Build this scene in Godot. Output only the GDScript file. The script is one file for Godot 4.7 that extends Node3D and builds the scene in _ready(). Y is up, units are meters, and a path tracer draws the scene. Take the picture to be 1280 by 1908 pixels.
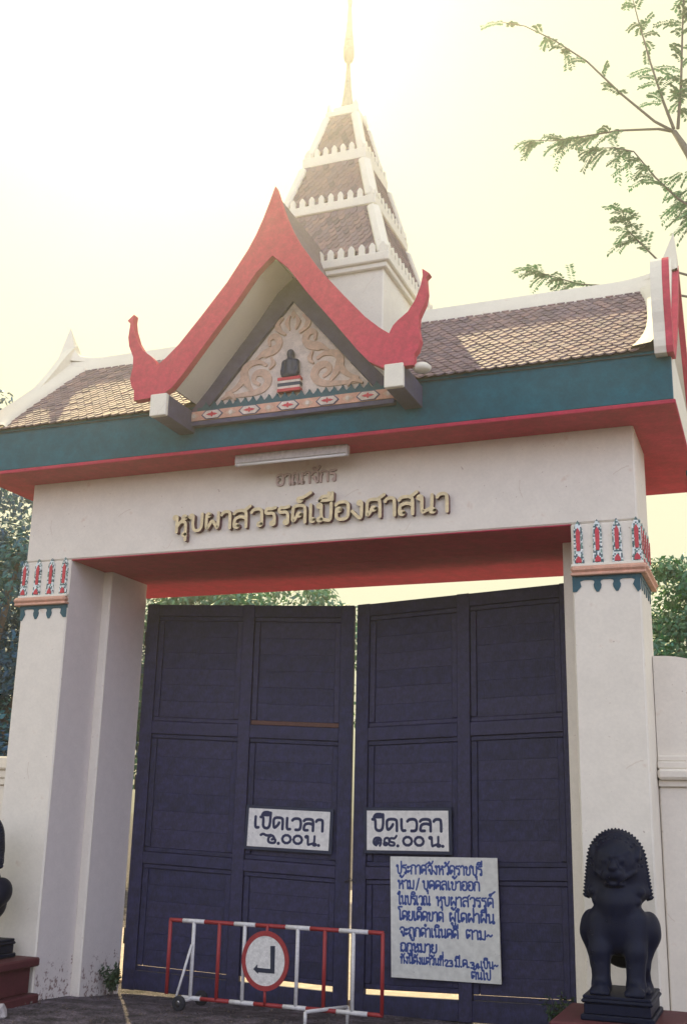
extends Node3D
# A temple gateway seen from the road in front of it. Origin: middle of the gate opening, on the ground,
# in the plane of the pillars' front faces; +z is towards the road. Metres.

var rng := RandomNumberGenerator.new()
var M := {}
var T := {}
var gate: Node3D

func _ready() -> void:
	rng.seed = 77
	make_camera_and_light()
	make_textures()
	make_materials()
	build_ground()
	build_gateway()
	build_walls()
	build_trees()
	build_signs()
	build_lions()
	build_barrier()
	build_small_things()

# ---------------------------------------------------------------- camera, sky, sun, exposure
func make_camera_and_light() -> void:
	var cam := Camera3D.new()
	cam.name = "camera"
	cam.fov = 50.05
	cam.far = 900.0
	cam.near = 0.05
	add_child(cam)
	cam.position = Vector3(3.66, 1.55, 8.298)
	cam.basis = Basis(Vector3.UP, deg_to_rad(21.47)) * Basis(Vector3.RIGHT, deg_to_rad(15.37)) * Basis(Vector3.BACK, deg_to_rad(1.347))
	cam.current = true
	var el := deg_to_rad(45.5)
	var az := deg_to_rad(34.0)
	var to_sun := Vector3(-sin(az) * cos(el), sin(el), -cos(az) * cos(el))
	var sun := DirectionalLight3D.new()
	sun.name = "sun"
	sun.light_energy = 1.6
	sun.light_color = Color(1.0, 0.92, 0.69)
	sun.light_angular_distance = 0.5
	sun.shadow_enabled = true
	add_child(sun)
	sun.look_at_from_position(to_sun * 50.0, Vector3.ZERO, Vector3.UP)
	# a hazy bright sky: cream round the sun, paler blue away from it
	var w := 512
	var h := 256
	var im := Image.create(w, h, false, Image.FORMAT_RGBF)
	for j in h:
		var th := PI * (j + 0.5) / h
		for i in w:
			var ph := TAU * (i + 0.5) / w
			var d := Vector3(sin(th) * sin(ph), cos(th), -sin(th) * cos(ph))
			var c := d.dot(to_sun)
			var k := smoothstep(-0.45, 0.55, c)
			var low := pow(1.0 - clampf(d.y, 0.0, 1.0), 3.0)
			var cream := Vector3(0.645, 0.635, 0.455)
			var blue := Vector3(0.78, 0.92, 1.5).lerp(Vector3(1.65, 1.53, 1.36), low)
			var col := blue.lerp(cream, k)
			if d.y < 0.0:
				col = col * 0.55
			im.set_pixel(i, j, Color(col.x, col.y, col.z))
	var pan := PanoramaSkyMaterial.new()
	pan.panorama = ImageTexture.create_from_image(im)
	var sky := Sky.new()
	sky.sky_material = pan
	var env := Environment.new()
	env.background_mode = Environment.BG_SKY
	env.sky = sky
	env.tonemap_mode = Environment.TONE_MAPPER_LINEAR
	env.tonemap_exposure = 1.58
	# thin haze added to imitate lens glare, brightest towards the sun
	env.volumetric_fog_enabled = true
	env.volumetric_fog_density = 0.0056
	env.volumetric_fog_albedo = Color(0.98, 0.97, 0.95)
	env.volumetric_fog_anisotropy = 0.885
	env.sdfgi_enabled = true
	env.ssao_enabled = true
	env.ssil_enabled = true
	var we := WorldEnvironment.new()
	we.name = "world_environment"
	we.environment = env
	add_child(we)

# ---------------------------------------------------------------- textures and materials
func noise_image(sd: int, freq: float, oct: int, size := 512) -> Image:
	var n := FastNoiseLite.new()
	n.seed = sd
	n.frequency = freq
	n.fractal_octaves = oct
	n.noise_type = FastNoiseLite.TYPE_SIMPLEX_SMOOTH
	return n.get_seamless_image(size, size)

func make_textures() -> void:
	# mottle: soft uneven paint; plaster: mottle with stains and specks; earth; relief maps
	var coarse := noise_image(1, 0.012, 4)
	var fine := noise_image(2, 0.12, 3)
	var mid := noise_image(3, 0.03, 5)
	var spots := noise_image(4, 0.07, 2)
	var mo := Image.create(512, 512, false, Image.FORMAT_RGB8)
	var pl := Image.create(512, 512, false, Image.FORMAT_RGB8)
	var ea := Image.create(512, 512, false, Image.FORMAT_RGB8)
	for j in 512:
		for i in 512:
			var a := coarse.get_pixel(i, j).r
			var b := fine.get_pixel(i, j).r
			var c := mid.get_pixel(i, j).r
			var s := spots.get_pixel(i, j).r
			var v := clampf(0.90 + 0.12 * (a - 0.5) + 0.10 * (b - 0.5) + 0.12 * (c - 0.5), 0, 1)
			mo.set_pixel(i, j, Color(v, v, v))
			v = clampf(0.955 + 0.03 * (a - 0.5) + 0.03 * (b - 0.5) + 0.025 * (c - 0.5), 0, 1)
			var col := Color(v, v, v)
			var st := smoothstep(0.70, 0.9, a * 0.5 + c * 0.5) * 0.25
			col = col.lerp(Color(0.72, 0.58, 0.5), st)
			if s > 0.86 and b > 0.6 and c > 0.55:
				col = col.lerp(Color(0.55, 0.47, 0.43), 0.4)
			pl.set_pixel(i, j, col)
			v = clampf(0.62 + 0.5 * (a - 0.5) + 0.5 * (b - 0.5) + 0.45 * (c - 0.5), 0, 1)
			ea.set_pixel(i, j, Color(v, v * 0.97, v * 0.95))
	var cr := RandomNumberGenerator.new()
	cr.seed = 404
	for k in 7:
		# hairline cracks and scuffs in the plaster
		var p := Vector2(cr.randf_range(60, 450), cr.randf_range(60, 450))
		var dir := Vector2.from_angle(cr.randf() * TAU)
		for q in cr.randi_range(5, 14):
			var p2 := p + dir * cr.randf_range(3, 7)
			ink_stroke(pl, p, p2, 0.15, Color(0.78, 0.71, 0.66))
			dir = dir.rotated(cr.randf_range(-0.6, 0.6))
			p = p2
	T.mottle = ImageTexture.create_from_image(mo)
	T.plaster = ImageTexture.create_from_image(pl)
	# weathered dark paint: faded patches, fine vertical streaks, small chips
	var we := Image.create(512, 512, false, Image.FORMAT_RGB8)
	for j in 512:
		for i in 512:
			var a := coarse.get_pixel(i, j).r
			var st := fine.get_pixel(i, (j / 6) % 512).r
			var c := mid.get_pixel(i, j).r
			var s := spots.get_pixel(i, j).r
			var v := 0.8 + 0.3 * (a - 0.5) + 0.3 * (st - 0.5) + 0.25 * (c - 0.5)
			var col := Color(v, v, v)
			if s > 0.84 and c > 0.55:
				col = Color(1.0, 0.82, 0.72)
			we.set_pixel(i, j, col)
	T.wear = ImageTexture.create_from_image(we)
	T.earth = ImageTexture.create_from_image(ea)
	var bump := noise_image(5, 0.06, 5)
	bump.convert(Image.FORMAT_RGBA8)
	bump.bump_map_to_normal_map(3.0)
	T.rough_normal = ImageTexture.create_from_image(bump)
	var bump2 := noise_image(6, 0.16, 4)
	bump2.convert(Image.FORMAT_RGBA8)
	bump2.bump_map_to_normal_map(6.0)
	T.grit_normal = ImageTexture.create_from_image(bump2)
	# stained plaster for the foot of the reveals: speckles of grime thinning out upwards, streaks run down
	var gr := noise_image(8, 0.05, 3)
	var gs := noise_image(9, 0.13, 3)
	var sp := Image.create(256, 1024, false, Image.FORMAT_RGB8)
	for j in 1024:
		var low := float(j) / 1024.0
		for i in 256:
			var a := gr.get_pixel(i % 512, j % 512).r
			var b := gs.get_pixel(i % 512, j % 512).r
			var c := mid.get_pixel(i, j % 512).r
			var v := 0.94 + 0.03 * (c - 0.5) + 0.03 * (b - 0.5)
			var col := Color(v, v, v)
			var lim := lerpf(1.2, 0.6, smoothstep(0.76, 0.97, low))
			lim += 0.5 * maxf(0.0, 0.5 - coarse.get_pixel((i * 2 + 90) % 512, (j * 2) % 512).r)
			if a * 0.55 + b * 0.45 > lim:
				col = col.lerp(Color(0.42, 0.31, 0.29), 0.6)
			elif a * 0.55 + b * 0.45 > lim - 0.07:
				col = col.lerp(Color(0.52, 0.42, 0.42), 0.25)
			sp.set_pixel(i, j, col)
	T.stained = ImageTexture.create_from_image(sp)
	# mirror-glass mosaic of the pillar ornaments
	var mz := Image.create(64, 64, false, Image.FORMAT_RGB8)
	var r2 := RandomNumberGenerator.new()
	r2.seed = 5
	var cols := [Color(0.9, 0.92, 0.9), Color(0.85, 0.9, 0.9), Color(0.2, 0.36, 0.36), Color(0.22, 0.32, 0.36), Color(0.8, 0.85, 0.82), Color(0.42, 0.55, 0.5)]
	for j in 16:
		for i in 16:
			mz.fill_rect(Rect2i(i * 4, j * 4, 4, 4), cols[r2.randi() % cols.size()])
	T.mosaic = ImageTexture.create_from_image(mz)

func pm(called: String, lin: Color, rough := 0.8, tex := "mottle", scale := 0.8, normal := "", nscale := 0.4, metal := 0.0) -> StandardMaterial3D:
	var m := StandardMaterial3D.new()
	m.resource_name = called
	m.albedo_color = lin.linear_to_srgb()
	m.roughness = rough
	m.metallic = metal
	if tex != "":
		m.albedo_texture = T[tex]
		m.uv1_triplanar = true
		m.uv1_world_triplanar = true
		m.uv1_scale = Vector3.ONE * scale
	if normal != "":
		m.normal_enabled = true
		m.normal_texture = T[normal]
		m.normal_scale = nscale
	M[called] = m
	return m

func make_materials() -> void:
	pm("plaster", Color(0.86, 0.8, 0.69), 0.9, "plaster", 0.45, "rough_normal", 0.07)
	pm("white_trim", Color(0.87, 0.83, 0.71), 0.85, "plaster", 0.7, "rough_normal", 0.08)
	pm("teal_paint", Color(0.003, 0.115, 0.165), 0.85, "mottle", 0.6, "rough_normal", 0.1)
	pm("red_paint", Color(0.56, 0.025, 0.085), 0.85, "mottle", 0.7, "rough_normal", 0.12)
	pm("gable_red", Color(0.66, 0.06, 0.12), 0.8, "mottle", 1.6, "rough_normal", 0.06)
	pm("frame_slate", Color(0.1, 0.09, 0.17), 0.65, "mottle", 0.9)
	pm("door_paint", Color(0.034, 0.033, 0.105), 0.62, "wear", 1.4, "rough_normal", 0.2)
	pm("door_paint_b", Color(0.031, 0.031, 0.098), 0.65, "wear", 1.1, "rough_normal", 0.2)
	pm("door_paint_c", Color(0.037, 0.034, 0.105), 0.6, "wear", 1.7, "rough_normal", 0.2)
	pm("bare_wood", Color(0.16, 0.08, 0.06), 0.8, "mottle", 2.4, "rough_normal", 0.5)
	pm("gold", Color(0.95, 0.79, 0.46), 0.55, "mottle", 1.5, "", 0.0, 0.0)
	pm("worn_gold", Color(0.2, 0.16, 0.2), 0.6, "mottle", 1.5)
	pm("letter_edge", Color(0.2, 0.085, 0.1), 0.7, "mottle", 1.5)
	pm("pale_edge", Color(0.36, 0.25, 0.23), 0.7, "mottle", 1.5)
	pm("pale_letter", Color(0.66, 0.5, 0.44), 0.7, "mottle", 1.5)
	pm("peach", Color(0.82, 0.46, 0.33), 0.7, "mottle", 1.0)
	pm("cream", Color(0.88, 0.76, 0.66), 0.8, "mottle", 1.0)
	pm("tan", Color(0.8, 0.56, 0.42), 0.7, "mottle", 1.6)
	pm("red_bright", Color(0.7, 0.04, 0.07), 0.5, "mottle", 1.5)
	pm("blue_dark", Color(0.02, 0.04, 0.09), 0.5, "mottle", 1.5)
	pm("leaf_teal", Color(0.01, 0.1, 0.14), 0.55, "mottle", 1.5)
	pm("statue_blue", Color(0.022, 0.035, 0.085), 0.5, "mottle", 3.0)
	pm("ochre", Color(0.7, 0.48, 0.2), 0.6, "mottle", 1.5)
	pm("deck", Color(0.07, 0.05, 0.06), 0.9, "mottle", 1.0)
	var tile_cols := [Color(0.27, 0.185, 0.205), Color(0.33, 0.225, 0.24), Color(0.21, 0.15, 0.18), Color(0.38, 0.25, 0.25), Color(0.29, 0.21, 0.24)]
	for i in 5:
		pm("tile_%d" % i, tile_cols[i], 0.75, "mottle", 3.0, "rough_normal", 0.3)
	pm("black_stone", Color(0.006, 0.009, 0.03), 0.5, "mottle", 2.5, "rough_normal", 0.35)
	M.black_stone.metallic_specular = 0.3
	pm("oxide_red", Color(0.11, 0.02, 0.03), 0.7, "mottle", 1.5, "rough_normal", 0.3)
	pm("earth", Color(0.26, 0.225, 0.29), 0.95, "earth", 0.45, "grit_normal", 1.0)
	pm("pale_paving", Color(0.62, 0.5, 0.48), 0.9, "mottle", 0.5)
	pm("cement", Color(0.5, 0.47, 0.38), 0.9, "mottle", 2.0)
	pm("grit", Color(0.3, 0.25, 0.24), 0.95, "earth", 2.0)
	pm("stone_pale", Color(0.5, 0.46, 0.46), 0.9, "mottle", 3.0, "rough_normal", 0.5)
	pm("barrier_red", Color(0.36, 0.03, 0.035), 0.5, "mottle", 3.0)
	pm("barrier_white", Color(0.75, 0.73, 0.72), 0.5, "mottle", 3.0)
	pm("rubber", Color(0.02, 0.02, 0.03), 0.85, "mottle", 3.0)
	pm("sign_white", Color(0.78, 0.76, 0.72), 0.5, "mottle", 3.0)
	pm("ink", Color(0.012, 0.02, 0.05), 0.5, "mottle", 3.0)
	pm("sign_frame", Color(0.014, 0.022, 0.06), 0.5, "mottle", 3.0)
	pm("lamp_body", Color(0.66, 0.62, 0.6), 0.5, "mottle", 2.0)
	pm("tube_glass", Color(0.82, 0.82, 0.8), 0.2, "")
	pm("bark", Color(0.17, 0.14, 0.13), 0.9, "mottle", 3.0, "rough_normal", 0.6)
	pm("iron", Color(0.05, 0.045, 0.05), 0.5, "mottle", 3.0)
	var mz := StandardMaterial3D.new()
	mz.resource_name = "mosaic"
	mz.albedo_texture = T.mosaic
	mz.uv1_triplanar = true
	mz.uv1_world_triplanar = true
	mz.uv1_scale = Vector3.ONE * 5.0
	mz.texture_filter = BaseMaterial3D.TEXTURE_FILTER_NEAREST
	mz.roughness = 0.3
	M["mosaic"] = mz
	var sp := StandardMaterial3D.new()
	sp.resource_name = "stained_plaster"
	sp.albedo_color = Color(0.85, 0.785, 0.74).linear_to_srgb()
	sp.albedo_texture = T.stained
	sp.roughness = 0.9
	M["stained"] = sp
	for k in [["leaf_dark", 0.55, Color(0.30, 0.42, 0.34)], ["leaf_bright", 0.5, Color(0.42, 0.6, 0.36)]]:
		var lm := StandardMaterial3D.new()
		lm.resource_name = k[0]
		lm.vertex_color_use_as_albedo = true
		lm.roughness = k[1]
		lm.cull_mode = BaseMaterial3D.CULL_DISABLED
		lm.backlight_enabled = true
		lm.backlight = k[2]
		M[k[0]] = lm

# ---------------------------------------------------------------- mesh helpers
func mb(smooth := false) -> SurfaceTool:
	var st := SurfaceTool.new()
	st.begin(Mesh.PRIMITIVE_TRIANGLES)
	st.set_smooth_group(0 if smooth else -1)
	return st

func tri(st: SurfaceTool, a: Vector3, b: Vector3, c: Vector3, out: Vector3) -> void:
	if (a - c).cross(a - b).dot(out) < 0.0:
		var t := b
		b = c
		c = t
	st.add_vertex(a)
	st.add_vertex(b)
	st.add_vertex(c)

func quad(st: SurfaceTool, a: Vector3, b: Vector3, c: Vector3, d: Vector3, out: Vector3) -> void:
	tri(st, a, b, c, out)
	tri(st, a, c, d, out)

func cbox(st: SurfaceTool, c: Vector3, s: Vector3, ch := 0.0, bas := Basis()) -> void:
	# a box with chamfered edges
	var h := s * 0.5
	if ch <= 0.0:
		for ax in 3:
			for sg in [-1.0, 1.0]:
				var n := Vector3.ZERO
				n[ax] = sg
				var u := (ax + 1) % 3
				var v := (ax + 2) % 3
				var p: Array[Vector3] = []
				for q in [[-1, -1], [1, -1], [1, 1], [-1, 1]]:
					var w := Vector3.ZERO
					w[ax] = sg * h[ax]
					w[u] = q[0] * h[u]
					w[v] = q[1] * h[v]
					p.append(c + bas * w)
				quad(st, p[0], p[1], p[2], p[3], bas * n)
		return
	var k := minf(ch, minf(h.x, minf(h.y, h.z)) * 0.9)
	var corner := func(sg: Vector3, ax: int) -> Vector3:
		var w := Vector3(sg.x * (h.x - k), sg.y * (h.y - k), sg.z * (h.z - k))
		w[ax] = sg[ax] * h[ax]
		return c + bas * w
	for ax in 3:
		var u := (ax + 1) % 3
		var v := (ax + 2) % 3
		for sg in [-1.0, 1.0]:
			var p: Array[Vector3] = []
			for q in [[-1, -1], [1, -1], [1, 1], [-1, 1]]:
				var s3 := Vector3.ZERO
				s3[ax] = sg
				s3[u] = q[0]
				s3[v] = q[1]
				p.append(corner.call(s3, ax))
			var n := Vector3.ZERO
			n[ax] = sg
			quad(st, p[0], p[1], p[2], p[3], bas * n)
			# the four edges that run along axis ax are shared: build those with (u, v) signs once
		for su in [-1.0, 1.0]:
			for sv in [-1.0, 1.0]:
				var lo := Vector3.ZERO
				lo[ax] = -1.0
				lo[u] = su
				lo[v] = sv
				var hi := lo
				hi[ax] = 1.0
				var n2 := Vector3.ZERO
				n2[u] = su
				n2[v] = sv
				quad(st, corner.call(lo, u), corner.call(lo, v), corner.call(hi, v), corner.call(hi, u), bas * n2)
	for sx in [-1.0, 1.0]:
		for sy in [-1.0, 1.0]:
			for sz in [-1.0, 1.0]:
				var s3 := Vector3(sx, sy, sz)
				tri(st, corner.call(s3, 0), corner.call(s3, 1), corner.call(s3, 2), bas * s3)

func bx(st: SurfaceTool, a: Vector3, b: Vector3, ch := 0.0) -> void:
	cbox(st, (a + b) * 0.5, (b - a).abs(), ch)

func prism(st: SurfaceTool, poly: PackedVector2Array, o: Vector3, u: Vector3, v: Vector3, n: Vector3, d0: float, d1: float) -> void:
	# polygon in the plane (u, v) pushed from n*d0 to n*d1
	var idx := Geometry2D.triangulate_polygon(poly)
	var lo := minf(d0, d1)
	var hi := maxf(d0, d1)
	for i in range(0, idx.size(), 3):
		var a := poly[idx[i]]
		var b := poly[idx[i + 1]]
		var c := poly[idx[i + 2]]
		tri(st, o + u * a.x + v * a.y + n * hi, o + u * b.x + v * b.y + n * hi, o + u * c.x + v * c.y + n * hi, n)
		tri(st, o + u * a.x + v * a.y + n * lo, o + u * b.x + v * b.y + n * lo, o + u * c.x + v * c.y + n * lo, -n)
	var cw := Geometry2D.is_polygon_clockwise(poly)
	for i in poly.size():
		var a := poly[i]
		var b := poly[(i + 1) % poly.size()]
		var e := b - a
		var nn := Vector2(e.y, -e.x)
		if cw:
			nn = -nn
		quad(st, o + u * a.x + v * a.y + n * lo, o + u * b.x + v * b.y + n * lo, o + u * b.x + v * b.y + n * hi, o + u * a.x + v * a.y + n * hi, u * nn.x + v * nn.y)

func ribbon(st: SurfaceTool, pts: PackedVector2Array, hw: float, o: Vector3, u: Vector3, v: Vector3, n: Vector3, d0: float, d1: float, taper := false) -> void:
	# a stroke of half width hw along pts, raised from d0 to d1
	var m := pts.size()
	if m < 2:
		return
	var L: Array[Vector2] = []
	var R: Array[Vector2] = []
	for i in m:
		var t := (pts[mini(i + 1, m - 1)] - pts[maxi(i - 1, 0)]).normalized()
		var nn := Vector2(-t.y, t.x)
		var w := hw
		if taper:
			w = hw * (0.35 + 0.65 * sin(PI * clampf(float(i) / (m - 1), 0.05, 0.95)))
		L.append(pts[i] + nn * w)
		R.append(pts[i] - nn * w)
	var P := func(q: Vector2, d: float) -> Vector3:
		return o + u * q.x + v * q.y + n * d
	for i in m - 1:
		quad(st, P.call(L[i], d1), P.call(L[i + 1], d1), P.call(R[i + 1], d1), P.call(R[i], d1), n)
		var sl := (L[i] - R[i])
		quad(st, P.call(L[i], d0), P.call(L[i + 1], d0), P.call(L[i + 1], d1), P.call(L[i], d1), u * sl.x + v * sl.y)
		quad(st, P.call(R[i], d0), P.call(R[i + 1], d0), P.call(R[i + 1], d1), P.call(R[i], d1), -(u * sl.x + v * sl.y))
	for e in [0, m - 1]:
		var c: Vector2 = pts[e]
		var t2: Vector2 = (pts[0] - pts[1]).normalized() if e == 0 else (pts[m - 1] - pts[m - 2]).normalized()
		var s0: Vector2 = L[e] - c
		var prev: Vector2 = L[e]
		for k in range(1, 6):
			var a := PI * k / 5.0
			var q: Vector2 = c + s0 * cos(a) + t2 * s0.length() * sin(a)
			tri(st, P.call(c, d1), P.call(prev, d1), P.call(q, d1), n)
			var mid: Vector2 = (prev + q) * 0.5 - c
			quad(st, P.call(prev, d0), P.call(q, d0), P.call(q, d1), P.call(prev, d1), u * mid.x + v * mid.y)
			prev = q

func tube(st: SurfaceTool, pts: Array, radii: Array, seg := 8, caps := true) -> void:
	var m := pts.size()
	var rings: Array = []
	var ref := Vector3.UP
	if absf((pts[1] - pts[0]).normalized().dot(ref)) > 0.9:
		ref = Vector3.RIGHT
	for i in m:
		var t: Vector3 = (pts[mini(i + 1, m - 1)] - pts[maxi(i - 1, 0)]).normalized()
		var a := ref.slide(t).normalized()
		var b := t.cross(a)
		ref = a
		var ring: Array[Vector3] = []
		for k in seg:
			var g := TAU * k / seg
			ring.append(pts[i] + (a * cos(g) + b * sin(g)) * float(radii[i]))
		rings.append(ring)
	for i in m - 1:
		for k in seg:
			var k2 := (k + 1) % seg
			var c: Vector3 = (pts[i] + pts[i + 1]) * 0.5
			var q: Vector3 = (rings[i][k] + rings[i + 1][k2]) * 0.5
			quad(st, rings[i][k], rings[i][k2], rings[i + 1][k2], rings[i + 1][k], q - c)
	if caps:
		for e in [0, m - 1]:
			var out: Vector3 = pts[0] - pts[1] if e == 0 else pts[m - 1] - pts[m - 2]
			for k in range(1, seg - 1):
				tri(st, rings[e][0], rings[e][k], rings[e][k + 1], out)

func lathe(st: SurfaceTool, o: Vector3, prof: Array, seg := 16, axis := Vector3.UP, sx := 1.0) -> void:
	# prof: [radius, height] from bottom to top
	var a := Vector3.RIGHT if absf(axis.dot(Vector3.RIGHT)) < 0.9 else Vector3.BACK
	a = a.slide(axis).normalized()
	var b := axis.cross(a)
	for i in prof.size() - 1:
		for k in seg:
			var g0 := TAU * k / seg
			var g1 := TAU * (k + 1) / seg
			var d0 := a * cos(g0) * sx + b * sin(g0)
			var d1 := a * cos(g1) * sx + b * sin(g1)
			var p0: Array = prof[i]
			var p1: Array = prof[i + 1]
			var dr: float = p1[0] - p0[0]
			var dh: float = p1[1] - p0[1]
			var out: Vector3 = (d0 + d1) * 0.5 * dh - axis * dr
			quad(st, o + d0 * p0[0] + axis * p0[1], o + d1 * p0[0] + axis * p0[1], o + d1 * p1[0] + axis * p1[1], o + d0 * p1[0] + axis * p1[1], out)

func commit(st: SurfaceTool) -> ArrayMesh:
	st.generate_normals()
	return st.commit()

func put(called: String, st: SurfaceTool, mat: Material, parent: Node) -> MeshInstance3D:
	return put_mesh(called, commit(st), mat, parent)

func put_mesh(called: String, mesh: Mesh, mat: Material, parent: Node) -> MeshInstance3D:
	var o := MeshInstance3D.new()
	o.name = called
	o.mesh = mesh
	if mat:
		o.material_override = mat
	parent.add_child(o, true)
	return o

func node(called: String, parent: Node, at := Vector3.ZERO) -> Node3D:
	var o := Node3D.new()
	o.name = called
	parent.add_child(o, true)
	o.position = at
	return o

func tag(o: Node, label: String, category: String, group := "", kind := "") -> void:
	o.set_meta("label", label)
	if category != "":
		o.set_meta("category", category)
	if group != "":
		o.set_meta("group", group)
	if kind != "":
		o.set_meta("kind", kind)

func pv(flat: Array) -> PackedVector2Array:
	var r := PackedVector2Array()
	for i in range(0, flat.size(), 2):
		r.append(Vector2(flat[i], flat[i + 1]))
	return r

func smooth2(p: PackedVector2Array, times := 2) -> PackedVector2Array:
	# corner cutting, ends kept
	for t in times:
		var r := PackedVector2Array()
		r.append(p[0])
		for i in p.size() - 1:
			if i > 0:
				r.append(p[i].lerp(p[i + 1], 0.25))
			if i < p.size() - 2:
				r.append(p[i].lerp(p[i + 1], 0.75))
		r.append(p[p.size() - 1])
		p = r
	return p

# smooth union of tapered capsules [a, b, ra, rb] and ellipsoids [c, radii], meshed as surface nets
func field(p: Vector3, prims: Array, k: float) -> float:
	var d := 1e9
	for q in prims:
		if q == null:
			k = 0.011
			continue
		var e: float
		if q.size() == 4:
			var a: Vector3 = q[0]
			var ab: Vector3 = q[1] - a
			var t := clampf((p - a).dot(ab) / maxf(ab.length_squared(), 1e-9), 0.0, 1.0)
			e = (p - a - ab * t).length() - lerpf(q[2], q[3], t)
		else:
			var w: Vector3 = (p - q[0]) / q[1]
			var l := w.length()
			e = (l - 1.0) * l / maxf((w / q[1]).length(), 1e-6) if l > 1e-5 else -1.0
		var h := maxf(k - absf(d - e), 0.0) / k
		d = minf(d, e) - h * h * k * 0.25
	return d

func nets(st: SurfaceTool, prims: Array, lo: Vector3, hi: Vector3, cell: float, k: float) -> void:
	var nx := int(ceil((hi.x - lo.x) / cell / 4.0)) * 4
	var ny := int(ceil((hi.y - lo.y) / cell / 4.0)) * 4
	var nz := int(ceil((hi.z - lo.z) / cell / 4.0)) * 4
	var sx := nx + 1
	var sxy := (nx + 1) * (ny + 1)
	var val := PackedFloat32Array()
	val.resize(sxy * (nz + 1))
	val.fill(1e3)
	var reach := cell * 4.0 * 0.87 + cell
	var blocks: Array[Vector3i] = []
	for bz in nz / 4:
		for by in ny / 4:
			for bxx in nx / 4:
				var c := lo + Vector3(bxx * 4 + 2, by * 4 + 2, bz * 4 + 2) * cell
				var d := field(c, prims, k)
				if absf(d) < reach * 1.5:
					blocks.append(Vector3i(bxx, by, bz) * 4)
	for b in blocks:
		for z in range(b.z, b.z + 5):
			for y in range(b.y, b.y + 5):
				for x in range(b.x, b.x + 5):
					var i := x + y * sx + z * sxy
					if val[i] > 999.0:
						val[i] = field(lo + Vector3(x, y, z) * cell, prims, k)
	var vert := {}
	var off := [0, 1, sx, sx + 1, sxy, sxy + 1, sxy + sx, sxy + sx + 1]
	for b in blocks:
		for z in range(b.z, b.z + 4):
			for y in range(b.y, b.y + 4):
				for x in range(b.x, b.x + 4):
					var i := x + y * sx + z * sxy
					var neg := 0
					for o in off:
						if val[i + o] < 0.0:
							neg += 1
					if neg == 0 or neg == 8:
						continue
					var s := Vector3.ZERO
					var n := 0
					for e in [[0, 1], [2, 3], [4, 5], [6, 7], [0, 2], [1, 3], [4, 6], [5, 7], [0, 4], [1, 5], [2, 6], [3, 7]]:
						var v0 := val[i + off[e[0]]]
						var v1 := val[i + off[e[1]]]
						if (v0 < 0.0) != (v1 < 0.0):
							var t := v0 / (v0 - v1)
							var p0 := Vector3(e[0] & 1, (e[0] >> 1) & 1, e[0] >> 2)
							var p1 := Vector3(e[1] & 1, (e[1] >> 1) & 1, e[1] >> 2)
							s += p0.lerp(p1, t)
							n += 1
					vert[i] = lo + (Vector3(x, y, z) + s / n) * cell
	for i in vert:
		for ax in 3:
			var step: int = [1, sx, sxy][ax]
			var u: int = [sx, sxy, 1][ax]
			var v: int = [sxy, 1, sx][ax]
			if i + step >= val.size():
				continue
			var v0 := val[i]
			var v1 := val[i + step]
			if (v0 < 0.0) == (v1 < 0.0) or not (vert.has(i - u) and vert.has(i - v) and vert.has(i - u - v)):
				continue
			var out := Vector3.ZERO
			out[ax] = 1.0 if v0 < 0.0 else -1.0
			quad(st, vert[i], vert[i - u], vert[i - u - v], vert[i - v], out)

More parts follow.
